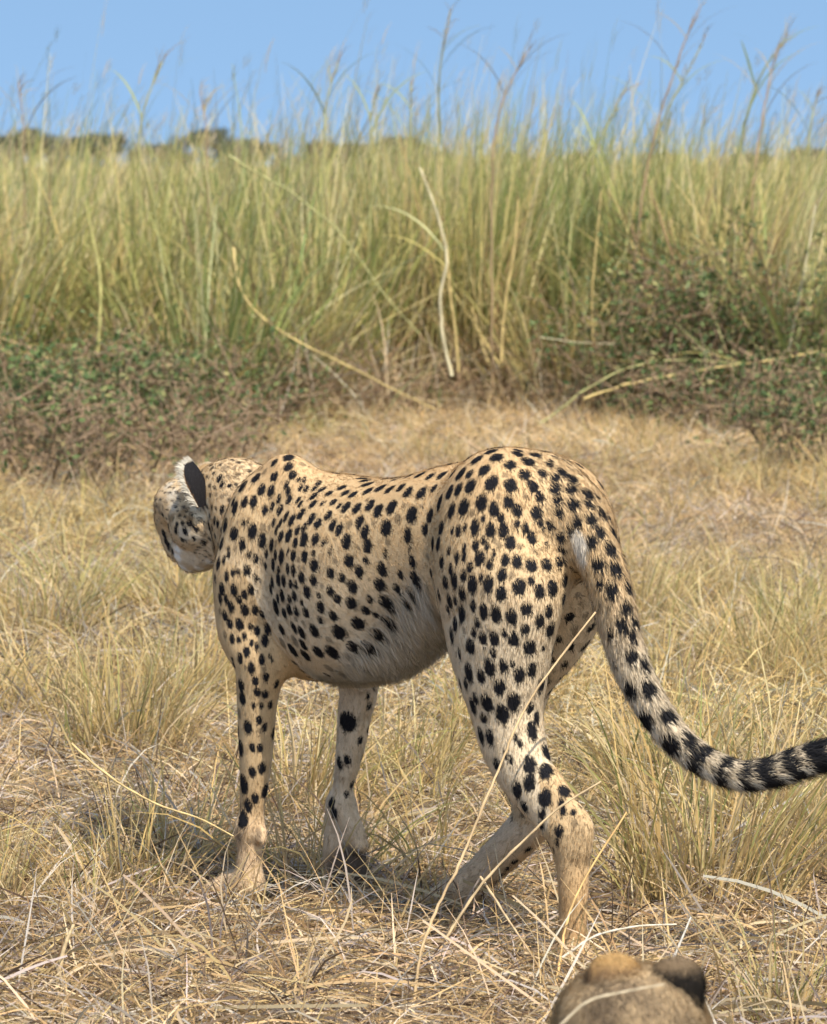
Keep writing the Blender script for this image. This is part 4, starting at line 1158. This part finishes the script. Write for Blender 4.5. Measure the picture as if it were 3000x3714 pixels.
    for pts, r, col, pl, lab in st:
        Y = 20.6 + g.uniform(0, 1.2)
        base = W(pts[0][0], pts[0][1], Y); base[2] = float(hz(base[0], base[1]))
        stalk('tall_stem', lab, [base] + PX(pts, Y), r, r * .45, col, lv((.62, g.uniform(-.4, .6), 70, .45, .012), (.72, g.uniform(2, 4), 65, .40, .012), (.80, g.uniform(-.4, .6), 60, .40, .010), (.88, g.uniform(-.4, 3), 55, .26, .008)), pl, 'stems standing above the skyline', 'grass stem', g)
    # in front of the hind legs
    def near(name, lab, pts, Y0, Y1, r, col, **k):
        stalk(name, lab, PX(pts, Y0, Y1), r, r * .6, col, (), 0, None, 'grass stalk', g)
    near('leaning_stalk', 'long tan stalk leaning across the near hind leg up to the thigh', [(852, 2170), (890, 1990), (940, 1860), (1000, 1735), (1060, 1595), (1110, 1490), (1180, 1385), (1250, 1285)], 6.28, 6.55, .0036, (.50, .36, .20))
    near('leaning_stalk', 'tan stalk crossing the hock of the near hind leg low from the left', [(935, 1970), (1000, 1875), (1085, 1780), (1175, 1695), (1262, 1640)], 6.36, 6.42, .0034, (.48, .36, .21))
    near('leaning_stalk', 'short tan stalk crossing in a V before the far hind paw', [(1008, 1840), (1045, 1900), (1085, 1960), (1120, 2010)], 6.40, 6.30, .0032, (.46, .34, .20))
    near('leaning_stalk', 'upright orange-tan stalk in front of the near hind foot', [(1160, 2100), (1178, 2010), (1192, 1930), (1230, 1840), (1315, 1705)], 6.30, 6.50, .0034, (.56, .36, .15))
    near('leaning_stalk', 'bright straw stalk bowed across the ground at the left of the standing foreleg', [(150, 1560), (240, 1640), (330, 1690), (420, 1720), (490, 1755)], 6.9, 6.9, .0030, (.56, .42, .20))
    near('leaning_stalk', 'pale thick straw standing in the bottom left foreground', [(120, 2075), (135, 1990), (155, 1940)], 6.35, 6.35, .0055, (.62, .48, .28))
    near('leaning_stalk', 'pale arched stalk behind the cub at the bottom right', [(1180, 2010), (1250, 1965), (1330, 1945), (1420, 1940)], 6.3, 6.35, .0030, (.58, .52, .42))
    near('leaning_stalk', 'grey broken straw leaning above the cub', [(1395, 2050), (1425, 1985), (1450, 1925)], 6.3, 6.35, .0034, (.46, .43, .38))

# ---- leafy shrubs
def leaf_cloud(C, nrm, size, cols, g):
    n = len(C)
    nrm = nrm / (np.linalg.norm(nrm, axis=1)[:, None] + 1e-9)
    t = g.normal(0, 1, (n, 3)); a = np.cross(nrm, t); a /= np.linalg.norm(a, axis=1)[:, None] + 1e-9
    b = np.cross(nrm, a); s = size[:, None]
    V = np.stack([C - a * s * .55, C + b * s * .26 + nrm * s * .06, C + a * s * .55, C - b * s * .26 + nrm * s * .06], 1).reshape(-1, 3)
    i = np.arange(n) * 4
    return V, np.stack([i, i + 1, i + 2, i + 3], 1), np.repeat(cols, 4, 0)
def shrub(label, base, wx, wy, h, nstem, nleaf, green, g, leaf=.030):
    root = link('leafy_shrub', None); root.location = base
    tag(root, label, 'shrub', 'leafy shrubs before the tall grass')
    tw = Parts(); tips = []
    for i in range(nstem):
        a = g.uniform(0, 6.283); rr = g.random() ** .5
        p0 = np.array([.35 * wx * rr * math.cos(a), .35 * wy * rr * math.sin(a), 0])
        p3 = np.array([wx * rr * math.cos(a), wy * rr * math.sin(a), h * g.uniform(.55, 1.0) * (1.05 - .35 * rr)])
        pm = (p0 + p3) / 2 + g.normal(0, .05, 3) + np.array([0, 0, .06])
        P = smooth_path([p0, pm, p3], 5)
        V, Q = tube(P, np.linspace(.006, .0025, len(P)), 5)
        tw.add(V, Q, np.tile(np.array([.22, .16, .10]) * g.uniform(.8, 1.4), (len(V), 1)))
        for j in range(7):
            t = g.integers(len(P) // 3, len(P)); q0 = P[t]
            q1 = q0 + g.normal(0, 1, 3) * np.array([.11, .11, .07]) + np.array([0, 0, .06])
            V, Q = tube([q0, (q0 + q1) / 2 + g.normal(0, .012, 3), q1], [.003, .0025, .0018], 4)
            tw.add(V, Q, np.tile(np.array([.25, .18, .12]) * g.uniform(.8, 1.4), (len(V), 1)))
            tips += [q1, (q0 + q1) / 2]
    link('twigs', tw.mesh('twigs', M_BARK), root)
    tips = np.array(tips)
    k = g.integers(0, len(tips), nleaf)
    C = tips[k] + g.normal(0, .055, (nleaf, 3)); C[:, 2] = np.maximum(C[:, 2], .02)
    N_ = g.normal(0, .7, (nleaf, 3)) + np.array([0, -.2, .8])
    cols = palette(nleaf, [(.060, .098, .032), (.090, .14, .045), (.15, .20, .070), (.24, .17, .085), (.17, .115, .06), (.28, .26, .11)], [4 * green, 4 * green, 3 * green, 2.2, 2.0, 1.4], g, .3)
    V, Q, Cc = leaf_cloud(C, N_, g.uniform(.6, 1.35, nleaf) * leaf, cols, g)
    link('foliage', mesh_np('foliage', V, Q, None, M_LEAF, Cc, False), root)
def build_shrubs():
    g = np.random.default_rng(66)
    rows = [('dark green leafy shrub at the left edge behind the head', (40, 985), .62, .45, .62, 26, 3600, 1.8),
            ('low mixed green and brown shrub, second from the left edge', (215, 960), .60, .42, .62, 26, 2800, 1.1),
            ('twiggy half-dry shrub directly above the head of the cheetah', (390, 950), .55, .40, .58, 26, 1200, .6),
            ('sparse small shrub with bright leaves right of the twiggy one', (545, 905), .50, .35, .55, 18, 1200, 1.3),
            ('tall dark leafy bush standing among the grass on the right', (1420, 896), .80, .50, 1.02, 40, 3800, 1.9),
            ('broad brown-green bush at the right edge behind the fallen stalk', (1620, 900), .90, .50, 1.08, 42, 4300, 1.5),
            ('dry brown twiggy scrub nearest the head on its left', (255, 1020), .60, .35, .42, 26, 700, .35),
            ('dry brown scrub at the left edge in front of the dark green shrub', (70, 1030), .60, .35, .46, 26, 900, .5),
            ('low dry scrub with few green leaves right above the neck', (470, 985), .50, .32, .36, 20, 500, .5),
            ('low dark scrub at the foot of the bushes on the right', (1530, 935), .60, .35, .45, 22, 1300, .9),
            ('low pale green shrub at the right edge below the fallen stalk', (1690, 985), .45, .35, .45, 18, 1400, 1.0)]
    for lab, (px, py), wx, wy, h, ns, nl, gr in rows:
        b = ground_at(px, py); b[2] = float(hz(b[0], b[1]))
        shrub(lab, b, wx, wy, h, ns, nl, gr, g)

# ---- trees on the horizon
def build_trees():
    g = np.random.default_rng(77)
    rows = [(12, 282, 80, 'dark tree on the skyline cut by the left edge'), (72, 266, 110, 'broad dark tree on the skyline, second from the left edge'), (150, 284, 90, 'low spreading tree between two taller ones far left on the skyline'),
            (222, 276, 100, 'flat-topped tree on the skyline, fourth from the left edge'), (330, 298, 90, 'low dark bush on the skyline left of the widest tree'), (440, 266, 120, 'widest and tallest dark tree on the skyline'),
            (530, 288, 90, 'rounded tree right beside the widest one on the skyline'), (672, 292, 84, 'round tree on the skyline left of the middle'), (752, 300, 70, 'smaller tree on the skyline between two denser ones near the middle'),
            (828, 283, 110, 'dense tree on the skyline close to the middle'), (930, 312, 90, 'low tree on the skyline right behind the two dark stems'), (1080, 316, 110, 'low tree line bush on the skyline over the back'),
            (1215, 316, 80, 'low far tree on the skyline above the rump'), (1412, 318, 90, 'low far tree on the skyline right of the leaning stems'), (1595, 318, 100, 'dark tree on the skyline behind the reddish stem'),
            (1715, 306, 90, 'tree on the skyline at the right edge')]
    for px, top, wpx, lab in rows:
        Y = g.uniform(190, 250)
        t = W(px, top + 5, Y); h = t[2]; wd = 1.35 * wpx * PS * Y / FPX
        root = link('horizon_tree', None); root.location = (t[0], Y, 0)
        tag(root, lab, 'tree', 'trees along the horizon')
        p = Parts(); fork = h * .42
        P = smooth_path([(0, 0, -.1), (.05, .03, fork * .5), (.0, .0, fork)], 4)
        V, Q = tube(P, np.linspace(.13, .09, len(P)), 7); p.add(V, Q, np.tile((.13, .10, .075), (len(V), 1)))
        ends = []
        for i in range(7):
            a = i / 7 * 6.283 + g.uniform(-.3, .3); rr = g.uniform(.35, .8)
            e = np.array([wd * .5 * rr * math.cos(a), wd * .5 * rr * math.sin(a), h * g.uniform(.68, .92)])
            P = smooth_path([(0, 0, fork), e * np.array([.4, .4, 1]) * np.array([1, 1, .8]), e], 4)
            V, Q = tube(P, np.linspace(.06, .02, len(P)), 5); p.add(V, Q, np.tile((.13, .10, .075), (len(V), 1))); ends.append(e)
        link('trunk', p.mesh('trunk', M_BARK), root)
        n = 2600; ends = np.array(ends)
        cl = np.concatenate([ends, ends * np.array([.6, .6, 1.02]), [[0, 0, h * .9]], np.stack([g.uniform(-.5, .5, 14) * wd, g.normal(0, wd * .2, 14), h * g.uniform(.35, .85, 14)], 1)])
        k = g.integers(0, len(cl), n); d = g.normal(0, 1, (n, 3)); d /= np.linalg.norm(d, axis=1)[:, None]
        C = cl[k] + d * (g.random(n) ** .45)[:, None] * np.array([wd * .17, wd * .17, h * .12])
        C[:, 2] = np.minimum(C[:, 2], h * 1.02)
        cols = palette(n, [(.085, .098, .065), (.105, .115, .078), (.14, .135, .095)], [3, 2, 1], g, .25)  # leaf greens lightened, distance haze put into the colour
        V, Q, Cc = leaf_cloud(C, d + g.normal(0, .5, (n, 3)), g.uniform(.14, .30, n), cols, g)
        link('crown', mesh_np('crown', V, Q, None, M_LEAF, Cc, False), root)

build_short_grass(); build_tall_grass(); build_tufts(); build_stalks(); build_shrubs(); build_trees()

# ------------------------------------------------------------------ the cub low in the foreground
def build_cub():
    Y0 = 4.4
    c0 = W(1325, 2142, Y0)
    O = np.array([c0[0], Y0, 0.0]); hz_ = c0[2]
    fld = Field((-.20, -.24, -.01), (.20, .26, hz_ + .12), .0042)
    P = lambda fur, reg: dict(fur=fur, reg=reg)
    MAN, HD, LG = P(.028, 0), P(.020, 1), P(.010, 2)
    fld.ell((0, .01, hz_ - .004), (.082, .080, .064), .02, None, (0, -1, -.2), HD)
    fld.chain([(-.012, .06, hz_ - .015), (0, .095, hz_ - .028)], [.036, .026], .02, 1, (0, -1, 0), HD)
    for s_ in (1, -1):
        fld.ell((.042 * s_, .03, hz_ - .025), (.036, .045, .036), .02, None, (0, -1, 0), HD)
        fld.chain([(.065 * s_, -.06, .12), (.085 * s_, -.01, .075), (.085 * s_, .03, .03)], [.06, .055, .03], .03, 1, None, LG)
        fld.chain([(.045 * s_, .05, .20), (.048 * s_, .075, .10), (.048 * s_, .085, .02)], [.040, .026, .022], .02, 1, None, LG)
        fld.chain([(.048 * s_, .085, .018), (.048 * s_, .125, .015)], [.024, .018], .01, 1, None, LG)
        fld.chain([(.085 * s_, .03, .02), (.085 * s_, .085, .016)], [.026, .018], .01, 1, None, LG)
    fld.chain([(0, .0, hz_ - .05), (0, -.02, .20), (0, -.055, .12), (0, -.07, .07)], [.058, .078, .092, .088], .04, 1, (0, -.2, -1), MAN)
    fld.chain([(0, -.14, .06), (.05, -.19, .03), (.12, -.20, .02), (.16, -.17, .02)], [.025, .020, .018, .014], .02, 1, None, LG)
    v, q, nv, ed = fld.mesh(2)
    fl, pm = fld.coat(v, ['fur', 'reg'])
    base = np.array([.48, .36, .22]); grey = np.array([.45, .36, .25]); dark = np.array([.12, .09, .065])
    c = np.tile(base, (len(v), 1))
    man = smoothstep(1.2, .2, pm['reg']) * smoothstep(.3, -.6, nv[:, 1])
    c += (grey - c) * (.8 * man)[:, None]
    for px, py, r, a_ in [(1318, 2070, .020, .75), (1262, 2118, .022, .7), (1235, 2075, .012, .5), (1370, 2110, .016, .45), (1440, 2130, .018, .3)]:
        t_ = W(px, py, Y0 - .07) - O
        c += (np.array([.10, .07, .05]) - c) * (a_ * smoothstep(r * 1.5, r * .5, np.linalg.norm((v - t_) * (1, .45, 1), axis=1)))[:, None]
    rim = smoothstep(.02, .008, np.linalg.norm((v - (W(1300, 2022, Y0 - .02) - O)) * (.45, .6, 1.2), axis=1))
    c += (np.array([.62, .42, .20]) - c) * rim[:, None]
    blot = smoothstep(.30, .55, hash_noise(v, 75)) * (.25 + .4 * smoothstep(.4, 1.6, pm['reg']))
    c += (dark - c) * blot[:, None]
    c *= (1 + .12 * hash_noise(v, 160))[:, None]
    root = link('cheetah_cub', None); root.location = O
    tag(root, 'blurred tawny cub with dark-backed ears, cut off by the bottom edge in the foreground', 'cub')
    bo = link('body', mesh_np('cub_body', v, q, None, M_SKIN, c), root)
    link('fur', fur_mesh('cub_fur', v, q, nv, fl, c, pm['fur'], .0010, 70000, M_FUR, .32, .5, 8), bo)['kind'] = 'stuff'
    for px, py, rad, top, col, sd in [(1290, 2062, (.030, .014, .026), (.60, .40, .18), (.26, .17, .095), 15), (1420, 2070, (.028, .014, .026), (.30, .22, .14), (.020, .017, .015), 16)]:
        f2 = Field((-.06, -.05, -.05), (.06, .05, .06), .003)
        f2.ell((0, 0, 0), rad, .01, None, (0, 0, 1), P(.010, 1))
        f2.chain([(0, .006, -.03), (0, .004, 0)], [.026, .018], .02, .7, (0, 0, 1), P(.010, 1))
        f2.ell((0, .026, .002), (.020, .014, .020), .012, None, None, None, True)
        v2, q2, n2, _ = f2.mesh(1)
        v2 = v2 + (W(px, py, Y0 - .01) - O)
        zt = smoothstep(.008, .022, v2[:, 2] - (W(px, py, Y0) - O)[2])
        c2 = np.array(col) + (np.array(top) - np.array(col)) * zt[:, None]
        e = link('ear', mesh_np('cub_ear', v2, q2, None, M_SKIN, c2), root)
        link('fur', fur_mesh('cub_ear_fur', v2, q2, n2, np.tile((0, -.3, 1.0), (len(v2), 1)), c2, np.full(len(v2), .011), .0010, 9000, M_FUR, .35, .4, sd), e)['kind'] = 'stuff'
    stalk('leaning_stalk', 'pale blurred straw crossing in front of the cub', [W(1150, 2180, 4.2), W(1230, 2105, 4.2), W(1310, 2082, 4.2), W(1395, 2066, 4.2)], .0022, .0012, (.55, .46, .32), (), 0, None, 'grass stalk')
build_cub()
